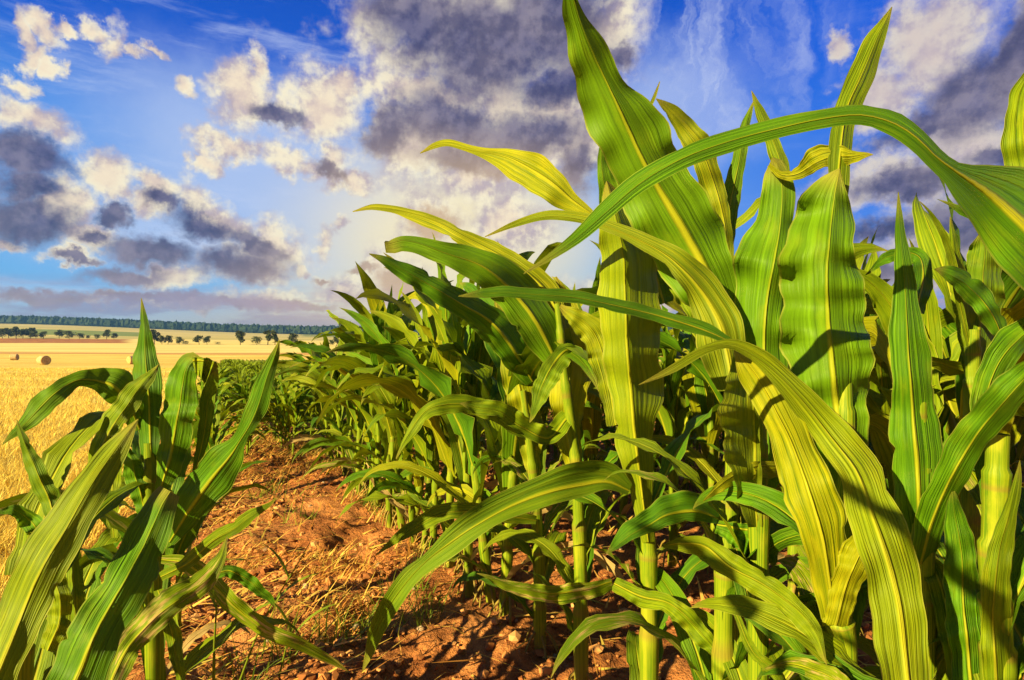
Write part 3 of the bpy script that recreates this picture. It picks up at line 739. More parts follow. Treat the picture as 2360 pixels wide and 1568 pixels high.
traced_plant('maize plant behind the giant leaf with a lit yellow blade and slim blades above it', 1702, 0.96,
    [(1704, 1200, .96, .010), (1706, 900, .96, .008), (1700, 640, .96, .006)],
    [([(1680, 640, 14, 14), (1672, 540, 26, 16), (1655, 450, 30, 22), (1632, 385, 32, 26), (1600, 325, 30, 32), (1568, 282, 20, 26), (1537, 250, 10, 14), (1512, 228, 1, 1)], (.96, .95, .94, .92), dict(mat=M_YELLOW, fold=.3, rip=.1)),
     ([(1690, 640, 12, 12), (1672, 570, 16, 18), (1680, 490, 20, 22), (1695, 410, 20, 18), (1708, 340, 16, 14), (1722, 280, 10, 10), (1738, 232, 1, 1)], (.96, .98, 1.0), dict(mat=M_GREEN, fold=.3, rip=.1)),
     ([(1722, 640, 14, 14), (1790, 480, 16, 16), (1803, 400, 20, 18), (1782, 330, 20, 16), (1755, 262, 12, 12), (1733, 210, 1, 1)], (.96, .98, 1.0), dict(fold=.3, rip=.12)),
     ([(1690, 700, 5, 5), (1600, 480, 5, 5), (1530, 320, 5, 5), (1500, 255, 4, 4), (1510, 220, 4, 4), (1520, 190, 1, 1)], (.97, 1.0, 1.0), dict(rip=.05))], extra=2)
traced_plant('maize plant with a dark drooping blade, standing between the spear leaf and the right edge', 2232, 0.64,
    [(2236, 1200, .64, .010), (2240, 900, .64, .008), (2244, 760, .64, .006)],
    [([(2250, 860, 10, 10), (2310, 800, 14, 14), (2280, 715, 30, 26), (2225, 655, 26, 28), (2180, 628, 14, 18), (2152, 622, 1, 1)], (.64, .62, .60), dict(mat=M_GREEN, fold=.3, rip=.12)),
     ([(2244, 900, 20, 20), (2258, 760, 46, 46), (2266, 640, 46, 46), (2272, 570, 38, 30), (2264, 528, 3, 3)], (.64, .66, .68), dict(fold=.4, rip=.16)),
     ([(2240, 860, 14, 14), (2222, 720, 24, 24), (2204, 610, 24, 18), (2194, 545, 10, 8), (2190, 498, 1, 1)], (.64, .66, .66), dict(fold=.4, rip=.1)),
     ([(2234, 800, 6, 6), (2204, 660, 9, 9), (2190, 585, 10, 10), (2165, 520, 7, 7), (2118, 466, 1, 1)], (.64, .63, .62), dict(rip=.06))], extra=4)
# left clump
traced_plant('maize plant left of the bare strip with a single spear leaf pointing straight up', 356, 0.80,
    [(356, 1480, .80, .0125), (352, 1330, .80, .0115), (348, 1180, .80, .010), (346, 1020, .80, .008)],
    [([(350, 1110, 14, 14), (347, 1020, 26, 24), (344, 950, 34, 30), (340, 890, 34, 34), (337, 830, 30, 30), (333, 780, 16, 18), (329, 730, 8, 9), (326, 690, 1, 1)], (.80, .79, .80), dict(mat=M_GREEN, fold=.3, rip=.05)),
     ([(322, 990, 18, 18), (296, 930, 30, 36), (262, 892, 36, 46), (222, 878, 24, 30), (180, 876, 16, 18), (140, 896, 24, 22), (95, 936, 28, 26), (50, 984, 14, 14), (6, 1028, 1, 1)], (.80, .76, .70, .66), dict(mat=M_GREEN, fold=.25, tilt=.3, rip=.08)),
     ([(366, 1140, 10, 16), (392, 1050, 30, 36), (408, 970, 38, 40), (418, 900, 38, 38), (432, 850, 30, 26), (448, 830, 20, 18), (462, 832, 4, 4)], (.78, .75, .74), dict(mat=M_GREEN, fold=.35, rip=.12, tilt=-.2)),
     ([(440, 830, 6, 26), (470, 830, 6, 44), (496, 838, 4, 56), (504, 846, 1, 40)], (.745, .72, .73), dict(rip=.08, fold=.2)),
     ([(444, 1104, 5, 5), (462, 1040, 12, 12), (474, 970, 16, 16), (484, 900, 18, 16), (494, 850, 14, 10)], (.80, .78, .75), dict(rip=.05)),
     ([(390, 1250, 12, 12), (440, 1170, 40, 36), (485, 1108, 52, 46), (530, 1052, 40, 34), (552, 1018, 20, 18), (578, 975, 28, 16), (600, 925, 26, 22), (616, 870, 20, 18), (632, 820, 12, 10), (642, 782, 1, 1)], (.78, .75, .72, .70, .68), dict(mat=M_GREEN, fold=.3, tilt=.1, rip=.1, rk=4)),
     ([(205, 1110, 14, 12), (250, 1000, 30, 20), (300, 925, 30, 24), (335, 880, 18, 16), (365, 838, 1, 1)], (.70, .72, .76), dict(fold=.3, rip=.06)),
     ([(372, 1290, 10, 10), (430, 1300, 20, 20), (490, 1345, 24, 22), (540, 1400, 24, 20), (610, 1450, 20, 18), (700, 1490, 14, 16), (760, 1520, 10, 10), (802, 1548, 1, 1)], (.79, .74, .74, .80), dict(fold=.2, tilt=.3, rip=.1, mat=M_LEAF_OLD)),
     ([(370, 1330, 10, 10), (430, 1300, 16, 12), (495, 1245, 18, 14), (560, 1205, 16, 14), (600, 1175, 10, 8), (636, 1148, 1, 1)], (.78, .70, .66), dict(fold=.3, rip=.1)),
     ([(230, 1640, 30, 30), (285, 1510, 34, 30), (340, 1440, 36, 30), (410, 1385, 36, 24), (470, 1340, 28, 22), (505, 1295, 16, 12), (525, 1235, 1, 1)], (.55, .60, .66), dict(fold=.25, rip=.1, mat=M_LEAF_OLD)),
     ([(480, 1330, 8, 8), (530, 1316, 14, 16), (580, 1345, 16, 16), (615, 1375, 10, 10), (634, 1402, 1, 1)], (.70, .72), dict(mat=M_GREEN, rip=.12)),
     ([(340, 1200, 14, 18), (322, 1130, 26, 26), (305, 1070, 24, 20), (292, 1025, 2, 2)], (.80, .77), dict(mat=M_GREEN, fold=.4, rip=.08)),
     ([(364, 1360, 12, 12), (385, 1420, 20, 18), (402, 1490, 20, 16), (416, 1570, 10, 10), (424, 1620, 1, 1)], (.79, .74), dict(rip=.1)),
     ([(262, 1240, 8, 8), (258, 1150, 20, 16), (266, 1080, 22, 16), (276, 1010, 1, 1)], (.82, .84), dict(rip=.1)),
     ], extra=9)
traced_plant('maize plant at the lower left corner with two torn leaves leaning across', 40, 0.62,
    [(44, 1500, .62, .012), (60, 1380, .62, .011), (80, 1220, .62, .009)],
    [([(-60, 1690, 60, 50), (0, 1540, 66, 48), (45, 1430, 62, 52), (98, 1310, 60, 54), (155, 1210, 52, 50), (212, 1118, 42, 42), (262, 1044, 30, 30), (295, 996, 14, 16), (318, 966, 1, 1)], (.46, .50, .54, .60), dict(fold=.3, tilt=-.05, rip=.06, rk=3)),
     ([(120, 1690, 70, 60), (180, 1555, 66, 62), (228, 1445, 58, 62), (278, 1355, 52, 60), (322, 1275, 48, 56), (358, 1205, 44, 46), (378, 1160, 36, 34), (392, 1134, 30, 22)], (.46, .50, .54, .60), dict(fold=.3, rip=.06, rk=3, mat=M_GREEN)),
     ([(132, 1230, 10, 16), (112, 1150, 24, 28), (84, 1084, 24, 22), (60, 1030, 14, 14), (40, 966, 1, 1)], (.63, .64), dict(fold=.35, rip=.06)),
     ([(110, 1300, 10, 10), (88, 1230, 28, 24), (60, 1190, 24, 20), (26, 1176, 14, 10), (-20, 1180, 1, 1)], (.63, .60), dict(mat=M_GREEN, rip=.1)),
     ([(180, 1560, 12, 12), (176, 1440, 20, 20), (170, 1340, 20, 22), (176, 1270, 4, 4)], (.66, .68), dict(fold=.4, rip=.08)),
     ([(110, 1500, 20, 20), (140, 1420, 30, 26), (128, 1340, 26, 26), (110, 1290, 4, 4)], (.60, .60), dict(fold=.4, rip=.08)),
     ])

# ------------------------------------------------------------------ grown plants (copies) for the rows behind
rnd = random.Random(11)
PROTO = []
def grown_spec(r):
    """list of (z, azimuth, L, W, th0, droop, pw, bend, twist, rip, seed)"""
    H = 0.44 + 0.08 * r.random()
    n = 10
    out = []
    a0 = r.random() * 6.28
    for k in range(n):
        f = k / (n - 1)
        z = 0.07 + (H - 0.07) * f ** 0.9
        az = a0 + math.pi * k + r.gauss(0, 0.42)
        if f < 0.25: L, W, th, dr = 0.28 + .1 * r.random(), .040, math.radians(40 + 20 * r.random()), math.radians(110)
        elif f < 0.75: L, W, th, dr = 0.42 + .13 * r.random(), .058 + .02 * r.random(), math.radians(64 + 16 * r.random()), math.radians(70 + 85 * r.random())
        elif f < 0.95: L, W, th, dr = 0.38 + .12 * r.random(), .058 + .016 * r.random(), math.radians(76 + 8 * r.random()), math.radians(35 + 70 * r.random())
        else: L, W, th, dr = 0.28 + .08 * r.random(), .042, math.radians(86), math.radians(10 + 25 * r.random())
        out.append((z, az, L, W, th, dr, 1.5 + r.random(), r.gauss(0, .5), r.gauss(0, 1.5), .16 + .26 * r.random(), r.randrange(9999)))
    return H, out

SPECS = [grown_spec(rnd) for _ in range(9)]
for H, sp in SPECS:
    root = empty('maize_plant')
    n = 49; t = np.linspace(0, 1, n)
    P = np.stack([0.012 * np.sin(t * 3), 0.01 * np.cos(t * 4), t * (H + .03) - .03], 1)
    tt = t * 6
    R = np.interp(t, [0, .1, .6, 1], [.0135, .012, .010, .006]) * (0.92 + .26 * (tt - np.floor(tt)) ** 2)
    V, Fc, uv = tube(P, R, 10)
    V, Fc, uv = with_roots(V, Fc, uv, 0.01, int(H * 1e5))
    link('stalk', make_mesh('stalk', V, Fc, uv), M_STALK, root)
    for k, (z, az, L, W, th, dr, pw, be, tw, rp, sd) in enumerate(sp):
        V, Fc, uv = leaf_grown(L, W, th, dr, pw, be, tw, rp, sd)
        V = rotz(V, az) + np.array([0.012 * math.sin(z / H * 3), 0.01 * math.cos(z / H * 4), z])
        link('leaf', make_mesh('leaf', V, Fc, uv), (M_LEAF_DRY if rnd.random() < .25 else M_LEAF_OLD) if k == 0 else rnd.choice((M_LEAF, M_LEAF, M_YELLOW, M_GREEN)), root)
    PROTO.append(root)

ROWS = [-0.09 + 0.635 * k for k in range(0, 80)] + [0.13, 0.33]
cand = []
far = []
rr = random.Random(5)
for k, q in enumerate(ROWS):
    s = 0.125
    t = -1.0
    while t < 125:
        t += s * (0.75 if k == 1 and t < 4 else 1.0) * (0.85 + 0.3 * rr.random()) * (1.0 if t < 30 else 1.5)
        qq = q + rr.gauss(0, .015)
        x = RP[0] * qq + RD[0] * t; y = RP[1] * qq + RD[1] * t
        if y < 0.45 or y > 104: continue
        u = x / y
        if u > 1.05 or u < -1.3: continue
        if y > 25 and q > 26: continue
        if k == 0 and y < 2.3: continue               # the left clump stands alone
        if k >= 80:
            if y < 3.3: continue
        if k == 1 and t < 1.12: continue              # traced plants stand here
        if k == 2 and y < 0.62: continue
        d = math.hypot(x, y)
        (cand if d < 7.5 else far).append((d, k, x, y))
def grow(k, d):
    if k == 0 or k >= 80: return 0.58
    return (1.14 if (2 <= k <= 4 and d < 2.6) else 1.0) - 0.50 * float(smooth(np.array(d), 2.0, 6.5))
cand.sort()
near = cand[:285]
far = cand[285:] + far
LAB = {0: 'distant maize plant of the row left of the bare strip beyond the near clump',
       1: 'maize plant in the sunny front row bordering the right side of the bare strip',
       2: 'maize plant in the second row, partly hidden behind the front row',
       3: 'maize plant in the third row, glimpsed between the plants before it',
       80: 'low maize plant closing the far end of the bare strip', 81: 'low maize plant closing the far end of the bare strip'}
for i, (d, k, x, y) in enumerate(near):
    if i < len(PROTO): o = PROTO[i]
    else: o = copy_tree(PROTO[rr.randrange(len(PROTO))])
    o.location = (x, y, hz(x, y) - 0.01)
    o.rotation_euler = (rr.gauss(0, .05), rr.gauss(0, .05), rr.random() * 6.28)
    sfac = (0.92 + .2 * rr.random()) * grow(k, d)
    o.scale = (sfac, sfac, sfac)
    tag(o, LAB.get(k, 'maize plant deep inside the field, showing only between or above nearer plants'), 'maize plant',
        ['maize plants of the left row', 'maize plants of the front row', 'maize plants of the second row', 'maize plants of the third row'][k] if k < 4 else ('maize plants closing the strip' if k >= 80 else 'maize plants deep in the field'))

for t_, sc_, lab in ((1.16, .60, 'short maize plant crowded behind the spear-leaved plant of the left clump'), (1.42, .56, 'second short maize plant behind the left clump, beside the bare strip'), (1.02, .50, 'low leafy maize plant filling the left side of the clump')):
    x = RP[0] * -0.10 + RD[0] * t_ - (.12 if sc_ == .50 else 0); y = RP[1] * -0.10 + RD[1] * t_
    o = copy_tree(PROTO[int(t_ * 100) % len(PROTO)])
    o.location = (x, y, hz(x, y) - .01); o.rotation_euler = (0, 0, t_ * 9); o.scale = (sc_, sc_, sc_)
    tag(o, lab, 'maize plant', 'maize plants of the left clump')
for (x, y, rz_, lab) in ((-0.27, -0.17, 2.2, 'added maize plant beside the viewpoint, out of view, shading the lower right corner'), (-0.50, -0.12, 2.3, 'second added maize plant by the stubble, outside the view, for shade')):
    root = empty('maize_plant', (x, y, hz(x, y) - .01))  # out-of-frame plant, added to throw shade on the lower right corner
    tag(root, lab, 'maize plant', 'added shading plants beside the viewpoint')
    V, Fc, uv = tube([[0, 0, 0], [0, 0, .3], [0, 0, .6]], [.013, .011, .006], 10)
    link('stalk', make_mesh('stalk', V, Fc, uv), M_STALK, root)
    for k in range(9):
        V, Fc, uv = leaf_grown(.30 + .1 * rr.random(), .07, math.radians(60 + 3 * k), math.radians(70), 1.6, rr.gauss(0, .2), rr.gauss(0, .6), .2, k + 70)
        link('leaf', make_mesh('leaf', rotz(V, rz_ + math.pi * k + rr.gauss(0, .15)) + np.array([0, 0, .14 + .055 * k]), Fc, uv), M_LEAF, root)

# the rest of the field as one mass
def lod_leaves(H, sp, n, m, seedo=0):
    Vs, Fs, U = [], [], []; b = 0
    for (z, az, L, W, th, dr, pw, be, tw, rp, sd) in sp[(0 if n > 4 else 2):]:
        V, Fc, uv = leaf_grown(L, W * (1 if n > 5 else 1.35), th, dr, pw, be, tw, rp if n > 5 else 0, sd, n, m)
        V = rotz(V, az) + np.array([0, 0, z])
        Vs.append(V); Fs.append(Fc + b); U.append(uv); b += len(V)
    if n > 5:
        V, Fc, uv = tube([[0, 0, 0], [0, 0, H]], [.012, .006], 4)
        Vs.append(V); Fs.append(Fc + b); U.append(uv); b += len(V)
    return np.concatenate(Vs), np.concatenate(Fs), np.concatenate(U)
LOD1 = [lod_leaves(H, sp, 9, 3) for H, sp in SPECS]
LOD2 = [lod_leaves(H, sp, 4, 2) for H, sp in SPECS]
Vs, Fs, Us = [], [], []; b = 0
for (d, k, x, y) in far:
    if d > 28 and rr.random() < 0.35: continue
    V, Fc, uv = (LOD1 if d < 16 else LOD2)[rr.randrange(len(SPECS))]
    s = (0.92 + .22 * rr.random()) * grow(k, d)
    V = rotz(V * s, rr.random() * 6.28) + np.array([x, y, 0])
    V[:, 2] += float(height0(x, y))
    Vs.append(V.astype(np.float32)); Fs.append(Fc + b); Us.append(uv); b += len(V)
me = make_mesh('maize_field', np.concatenate(Vs), np.concatenate(Fs), np.concatenate(Us))
tag(link('maize_field', me, leaf_mat('maize_leaf_far')), 'dense green maize field stretching away in rows towards the golden fields', 'maize field', kind='stuff')
del Vs, Fs, Us

# ------------------------------------------------------------------ straw, weeds, litter
def blades(n, pos, hgt, wid, lean, seed, seg=3, flat=0.0):
    r = np.random.RandomState(seed)
    x, y = pos(r, n)
    n = len(x)
    z = height(x, y)
    h = hgt(r, n, x, y); w = wid(r, n, x, y)
    a = r.rand(n) * 6.283; ln = lean(r, n)
    t = np.linspace(0, 1, seg + 1)
    cv = r.rand(n) * 1.2
    V = np.zeros((n, seg + 1, 2, 3))
    for i, ti in enumerate(t):
        out = h * ti * np.sin(ln) + h * 0.35 * cv * ti * ti
        up = h * ti * np.cos(ln) * (1 - 0.30 * cv * ti)
        cxp = x + np.cos(a) * out; cyp = y + np.sin(a) * out
        ww = w * (1 - 0.85 * ti)
        bx, by = -np.sin(a + .6) * ww, np.cos(a + .6) * ww
        for s, sg in enumerate((-1, 1)):
            V[:, i, s, 0] = cxp + sg * bx; V[:, i, s, 1] = cyp + sg * by; V[:, i, s, 2] = z + up + 0.004
    base = np.arange(n)[:, None] * (2 * (seg + 1))
    q = np.array([[2 * i, 2 * i + 1, 2 * i + 3, 2 * i + 2] for i in range(seg)]).ravel()
    Fc = (base + q[None]).reshape(-1, 4)
    return V.reshape(-1, 3), Fc

def merge(parts):
    Vs, Fs = [], []; b = 0
    for V, Fc in parts:
        Vs.append(V); Fs.append(Fc + b); b += len(V)
    return np.concatenate(Vs), np.concatenate(Fs)

M_STRAW = speck_mat('straw', [(0.15, (0.60, 0.36, 0.06)), (0.45, (0.80, 0.62, 0.12)), (0.8, (0.86, 0.74, 0.22))], 2.0, 0.6, True, 0.25)
def stub_pos(r, n):
    y = 0.9 * (45 / 0.9) ** r.rand(n)
    u = -1.55 + r.rand(n) ** .75 * 1.28
    x = u * y
    # sown lines
    q = rowq(x, y)
    k = r.rand(n) < 0.6
    q2 = np.where(k, np.round(q / 0.13) * 0.13 + r.randn(n) * .015, q)
    x = x + (q2 - q) * RP[0]; y = y + (q2 - q) * RP[1]
    ok = rowq(x, y) < -0.30 - 0.25 * r.rand(n)
    return x[ok], y[ok]
V, Fc = blades(120000, stub_pos, lambda r, n, x, y: (.03 + .085 * r.rand(n) ** 1.5) * (1 + .9 * fbm(x * 1.6, y * 1.6, 3, 4)), lambda r, n, x, y: .0012 + .0006 * r.rand(n) + 0.00022 * y, lambda r, n: np.abs(r.randn(n)) * .35, 3, 2)
tag(link('stubble', make_mesh('stubble', V, Fc), M_STRAW), 'golden cut straw stubble covering the harvested field', 'stubble', kind='stuff')

M_WEED = speck_mat('dry_weed', [(0.12, (0.36, 0.12, 0.03)), (0.32, (0.66, 0.30, 0.07)), (0.60, (0.84, 0.54, 0.14)), (0.80, (0.62, 0.50, 0.10)), (0.92, (0.22, 0.30, 0.03))], 2.0, 0.65, True, 0.2)
def strip_pos(r, n):
    t = 1.0 * (14 / 1.0) ** r.rand(n)
    q = -0.42 + r.rand(n) * 0.95
    x = RP[0] * q + RD[0] * t; y = RP[1] * q + RD[1] * t
    dens = fbm(x * 2.3, y * 2.3, 3, 77)
    mid = np.exp(-((q - .12) / .22) ** 2)
    ok = (dens - .16 * (1 - smooth(t, 1.2, 2.6)) + 0.50 * smooth(t, 1.9, 3.4) + .22 * mid * smooth(t, 1.6, 3) + .28 * smooth(-q, -0.02, .25) > 0.12 + .25 * r.rand(n)) & (y > .5)
    return x[ok], y[ok]
p1 = blades(40000, strip_pos, lambda r, n, x, y: .020 + .055 * r.rand(n) ** 2, lambda r, n, x, y: .0009 + .0010 * r.rand(n) + .0002 * y, lambda r, n: .5 + np.abs(r.randn(n)) * .55, 8, 3)
def litter_pos(r, n):
    t = .6 * (7 / .6) ** r.rand(n)
    q = -0.5 + r.rand(n) * 2.4
    q = np.where(r.rand(n) < .5, -0.09 + r.randn(n) * .14, q)
    x = RP[0] * q + RD[0] * t; y = RP[1] * q + RD[1] * t
    ok = y > .5
    return x[ok], y[ok]
p2 = blades(4200, litter_pos, lambda r, n, x, y: .035 + .11 * r.rand(n) ** 2, lambda r, n, x, y: .0014 + .0050 * r.rand(n) ** 3, lambda r, n: 1.15 + r.rand(n) * .4, 9, 4)
V, Fc = merge([p1, p2])
tag(link('dry_weeds', make_mesh('dry_weeds', V, Fc), M_WEED), 'dry orange weeds and straw litter strewn over the bare soil strip', 'weeds', kind='stuff')
M_GRASS = speck_mat('green_grass', [(0.2, (0.10, 0.17, 0.015)), (0.6, (0.20, 0.27, 0.02)), (0.9, (0.34, 0.36, 0.05))], 2.0, 0.5, True, 0.3)
def grass_pos(r, n):
    t = 1.0 * (8 / 1.0) ** r.rand(n)
    q = -0.4 + r.rand(n) * 1.1
    x = RP[0] * q + RD[0] * t; y = RP[1] * q + RD[1] * t
    ok = (fbm(x * 4, y * 4, 2, 91) > .22) & (y > .5)
    return x[ok], y[ok]
V, Fc = blades(9000, grass_pos, lambda r, n, x, y: .03 + .09 * r.rand(n), lambda r, n, x, y: .001 + .0012 * r.rand(n), lambda r, n: .15 + np.abs(r.randn(n)) * .4, 12, 3)
tag(link('green_grass', make_mesh('green_grass', V, Fc), M_GRASS), 'small green grass tufts sprouting on the soil strip', 'grass', kind='stuff')

# a few tall single grass stalks beside the left clump
def grass_stalk(pts, label, Y):
    P = np.array([unproj(np.array(float(a)), np.array(float(b)), np.array(c)) for a, b, c in pts])
    P[0, 2] = hz(P[0, 0], P[0, 1]) - 0.005
    n = 24
    s = np.linspace(0, 1, n)
    PP = np.stack([np.interp(s, np.linspace(0, 1, len(P)), P[:, k]) for k in range(3)], 1)
    for _ in range(3): PP[1:-1] = (PP[:-2] + 2 * PP[1:-1] + PP[2:]) / 4
    base = PP[0].copy()
    root = empty('grass_stalk', base)
    tag(root, label, 'grass stalk', 'grass stalks beside the left clump')
    V, Fc, uv = tube(PP - base, np.linspace(.0022, .0006, n), 6)
    link('stem', make_mesh('stem', V, Fc, uv), M_GRASS, root)
    for k, (f, L, az) in enumerate(((.35, .13, .3), (.6, .10, 2.8))):
        V, Fc, uv = leaf_grown(L, .008, 1.1, 1.2, 1.5, .2, .6, 0, k, 12, 3)
        link('blade', make_mesh('blade', rotz(V, az) + PP[int(f * n)] - base, Fc, uv), M_GRASS, root)
grass_stalk([(490, 1700, .85), (492, 1520, .84), (500, 1380, .83), (528, 1250, .82)], 'thin upright green grass stalk rising in front of the drooping left leaf', .85)
grass_stalk([(520, 1640, .95), (600, 1440, .95), (680, 1310, .95), (715, 1250, .95)], 'thin grass stalk leaning right over the soil beside the left clump', .95)
grass_stalk([(640, 1560, 1.05), (665, 1470, 1.04), (690, 1400, 1.03)], 'short curved grass stalk standing alone on the bare soil', 1.05)

# ------------------------------------------------------------------ stones
def stone_mesh(seed):
    r = np.random.RandomState(seed)
    nu, nv = 14, 10
    th = np.linspace(0, 2 * np.pi, nu + 1); ph = np.linspace(0.001, np.pi - .001, nv)
    T, Pp = np.meshgrid(th, ph, indexing='ij')
    k = r.rand(6) * 6.28
    R = 1 + .10 * np.sin(2 * T + k[0]) * np.sin(Pp) + .08 * np.sin(3 * T + k[1]) * np.sin(2 * Pp) + .06 * np.cos(2 * Pp + k[2])
    V = np.stack([R * np.sin(Pp) * np.cos(T), R * np.sin(Pp) * np.sin(T) * .8, R * np.cos(Pp) * .62], -1).reshape(-1, 3)
    return make_mesh('stone', V, grid_faces(nu + 1, nv)[:, ::-1])
def stone_mat():
    m, N = new_mat('stone')
    g = N.n.new('ShaderNodeTexCoord').outputs['Object']
    r_ = N.n.new('ShaderNodeObjectInfo').outputs['Random']
    c = N.ramp(r_, [(0, (0.30, 0.19, 0.12)), (.5, (0.42, 0.31, 0.21)), (1, (0.52, 0.45, 0.36))])
    n = N.noise(g, 2.2, 6, .65)
    c = N.mix(N.ss(n, .4, .65), c, (0.26, 0.13, 0.07))
    finish(N, c, .75, .3, N.noise(g, 9, 4), .05, .4)
    return m
M_STONE = stone_mat()
SM = [stone_mesh(i) for i in range(5)]
rs = random.Random(3)
def add_stone(x, y, r, label, grp='stones lying on the soil'):
    o = link('stone', SM[rs.randrange(5)], M_STONE)
    o.location = (x, y, hz(x, y) + r * .25)
    o.rotation_euler = (rs.gauss(0, .2), rs.gauss(0, .2), rs.random() * 6.28)
    o.scale = (r, r, r)
    tag(o, label, 'stone', grp)
def gpos(px, py):
    Y = CAMH * FP / (py - CY - 0.029 * FP)
    return (px - CX) / FP * Y, Y
for (px, py, rad, lab) in [(923, 1462, 13, 'largest pale rounded stone lying on the sunlit soil'), (970, 1458, 10, 'smaller tan stone just right of the largest pale stone'),
                           (955, 1370, 9, 'round stone under the drooping leaf tip at the front row'), (872, 1300, 8, 'brown stone on the bare strip before the front row'),
                           (705, 1355, 9, 'stone half buried among straw beside the leaning grass stalk')]:
    x, y = gpos(px, py)
    add_stone(x, y, rad / FP * y, lab)
for i in range(110):
    t = .9 * (5 / .9) ** rs.random(); q = -.3 + rs.random() * 2.2
    x = RP[0] * q + RD[0] * t; y = RP[1] * q + RD[1] * t
    if y < .6: continue
    add_stone(x, y, .004 + .008 * rs.random() ** 2, 'small pebble scattered on the reddish field soil')

# crumbs and clods of soil
def crumbs(n, seed):
    r = np.random.RandomState(seed)
    t = .55 * (7 / .55) ** r.rand(n); q = -.5 + r.rand(n) ** 1.4 * 3.4
    x = RP[0] * q + RD[0] * t; y = RP[1] * q + RD[1] * t
    ok = (y > .45) & (fbm(x * 3, y * 3, 3, 51) > -.25 + .4 * r.rand(n))
    x, y = x[ok], y[ok]; n = len(x)
    z = height(x, y)
    sz = .0022 + .012 * r.rand(n) ** 4 + .0006 * y
    g = (1 + 5 ** .5) / 2
    ico = np.array([(-1, g, 0), (1, g, 0), (-1, -g, 0), (1, -g, 0), (0, -1, g), (0, 1, g), (0, -1, -g), (0, 1, -g), (g, 0, -1), (g, 0, 1), (-g, 0, -1), (-g, 0, 1)]) / 1.9
    tri = np.array([(0, 11, 5), (0, 5, 1), (0, 1, 7), (0, 7, 10), (0, 10, 11), (1, 5, 9), (5, 11, 4), (11, 10, 2), (10, 7, 6), (7, 1, 8), (3, 9, 4), (3, 4, 2), (3, 2, 6), (3, 6, 8), (3, 8, 9), (4, 9, 5), (2, 4, 11), (6, 2, 10), (8, 6, 7), (9, 8, 1)])
    sc_ = sz[:, None] * (0.7 + .6 * r.rand(n, 3)) * [1, 1, .75]
    V = ico[None] * sc_[:, None] * (0.75 + .5 * r.rand(n, 12, 1))
    V[..., 0] += x[:, None]; V[..., 1] += y[:, None]; V[..., 2] += (z + sz * .25)[:, None]
    Fc = (np.arange(n)[:, None, None] * 12 + tri[None]).reshape(-1, 3)
    return V.reshape(-1, 3), Fc
V, Fc = crumbs(26000, 8)
M_CRUMB = speck_mat('soil_crumb', [(0.2, (0.24, 0.09, 0.034)), (0.6, (0.50, 0.21, 0.078)), (0.85, (0.60, 0.32, 0.14))], 6.0, 0.95, spec=0.1)
tag(link('soil_crumbs', make_mesh('soil_crumbs', V, Fc, smooth_on=False), M_CRUMB), 'loose crumbs and clods of reddish soil over the field floor', 'soil', kind='stuff')

# ------------------------------------------------------------------ hay bales
def bale_mat():
    m, N = new_mat('hay')
    tc = N.n.new('ShaderNodeTexCoord').outputs['Object']
    x, y, z = N.sep(tc)
    rad = N.math('SQRT', N.math('ADD', N.math('MULTIPLY', y, y), N.math('MULTIPLY', z, z)))
    ring = N.noise(N.comb(N.math('MULTIPLY', rad, 22.0), N.math('MULTIPLY', x, 6.0), N.math('ARCTAN2', y, z)), 1.0, 4, .6)
    c = N.mix(N.ss(ring, .35, .65), (0.34, 0.19, 0.07), (0.66, 0.46, 0.20))
    finish(N, c, .85, .15, ring, .05, .8)
    return m
M_HAY = bale_mat()
def net_mat():
    m, N = new_mat('net_wrap')
    tc = N.n.new('ShaderNodeTexCoord').outputs['Object']
    c = N.mix(N.ss(N.noise(tc, 14, 4), .4, .6), (0.40, 0.28, 0.14), (0.56, 0.42, 0.24))
    finish(N, c, .7, .2)
    return m
M_NET = net_mat()
def bale(px, Y, D, rz, label):
    x = (px - CX) / FP * Y
    z = float(height0(x, Y))
    root = empty('hay_bale', (x, Y, z), rz)
    tag(root, label, 'hay bale', 'round hay bales on the stubble')
    R = D / 2; L = D * 1.0
    prof = [(-L / 2, 0.0), (-L / 2 + .03, R * .5), (-L / 2 + .02, R * .9), (-L / 2 + .06, R)]
    prof = prof + [(-L / 4, R * 1.01), (0, R * .99), (L / 4, R * 1.01)] + [(-a, b) for a, b in prof[::-1]]
    th = np.linspace(0, 2 * np.pi, 33)
    V = np.array([[a, b * math.cos(t), b * math.sin(t) + R * .985] for a, b in prof for t in th])
    V[:, 2] = np.maximum(V[:, 2], 0.0)
    link('body', make_mesh('body', V - np.array([0, 0, R]), grid_faces(len(prof), 33)), M_HAY, root).location = (0, 0, R)
    V = np.array([[a, R * 1.022 * math.cos(t), R * 1.022 * math.sin(t)] for a in np.linspace(-L * .40, L * .40, 4) for t in th])
    V[:, 2] = np.maximum(V[:, 2], -R + .01)
    link('net_wrap', make_mesh('net_wrap', V, grid_faces(4, 33)), M_NET, root).location = (0, 0, R)
bale(33, 118, 1.25, math.radians(15), 'small far hay bale, leftmost on the stubble, dark round end showing')
bale(101, 77, 1.22, math.radians(-25), 'pale round hay bale, largest in view, on the stubble left of the maize')
bale(306, 82, 1.2, math.radians(60), 'pale hay bale half hidden behind the spear-leaved maize plant')

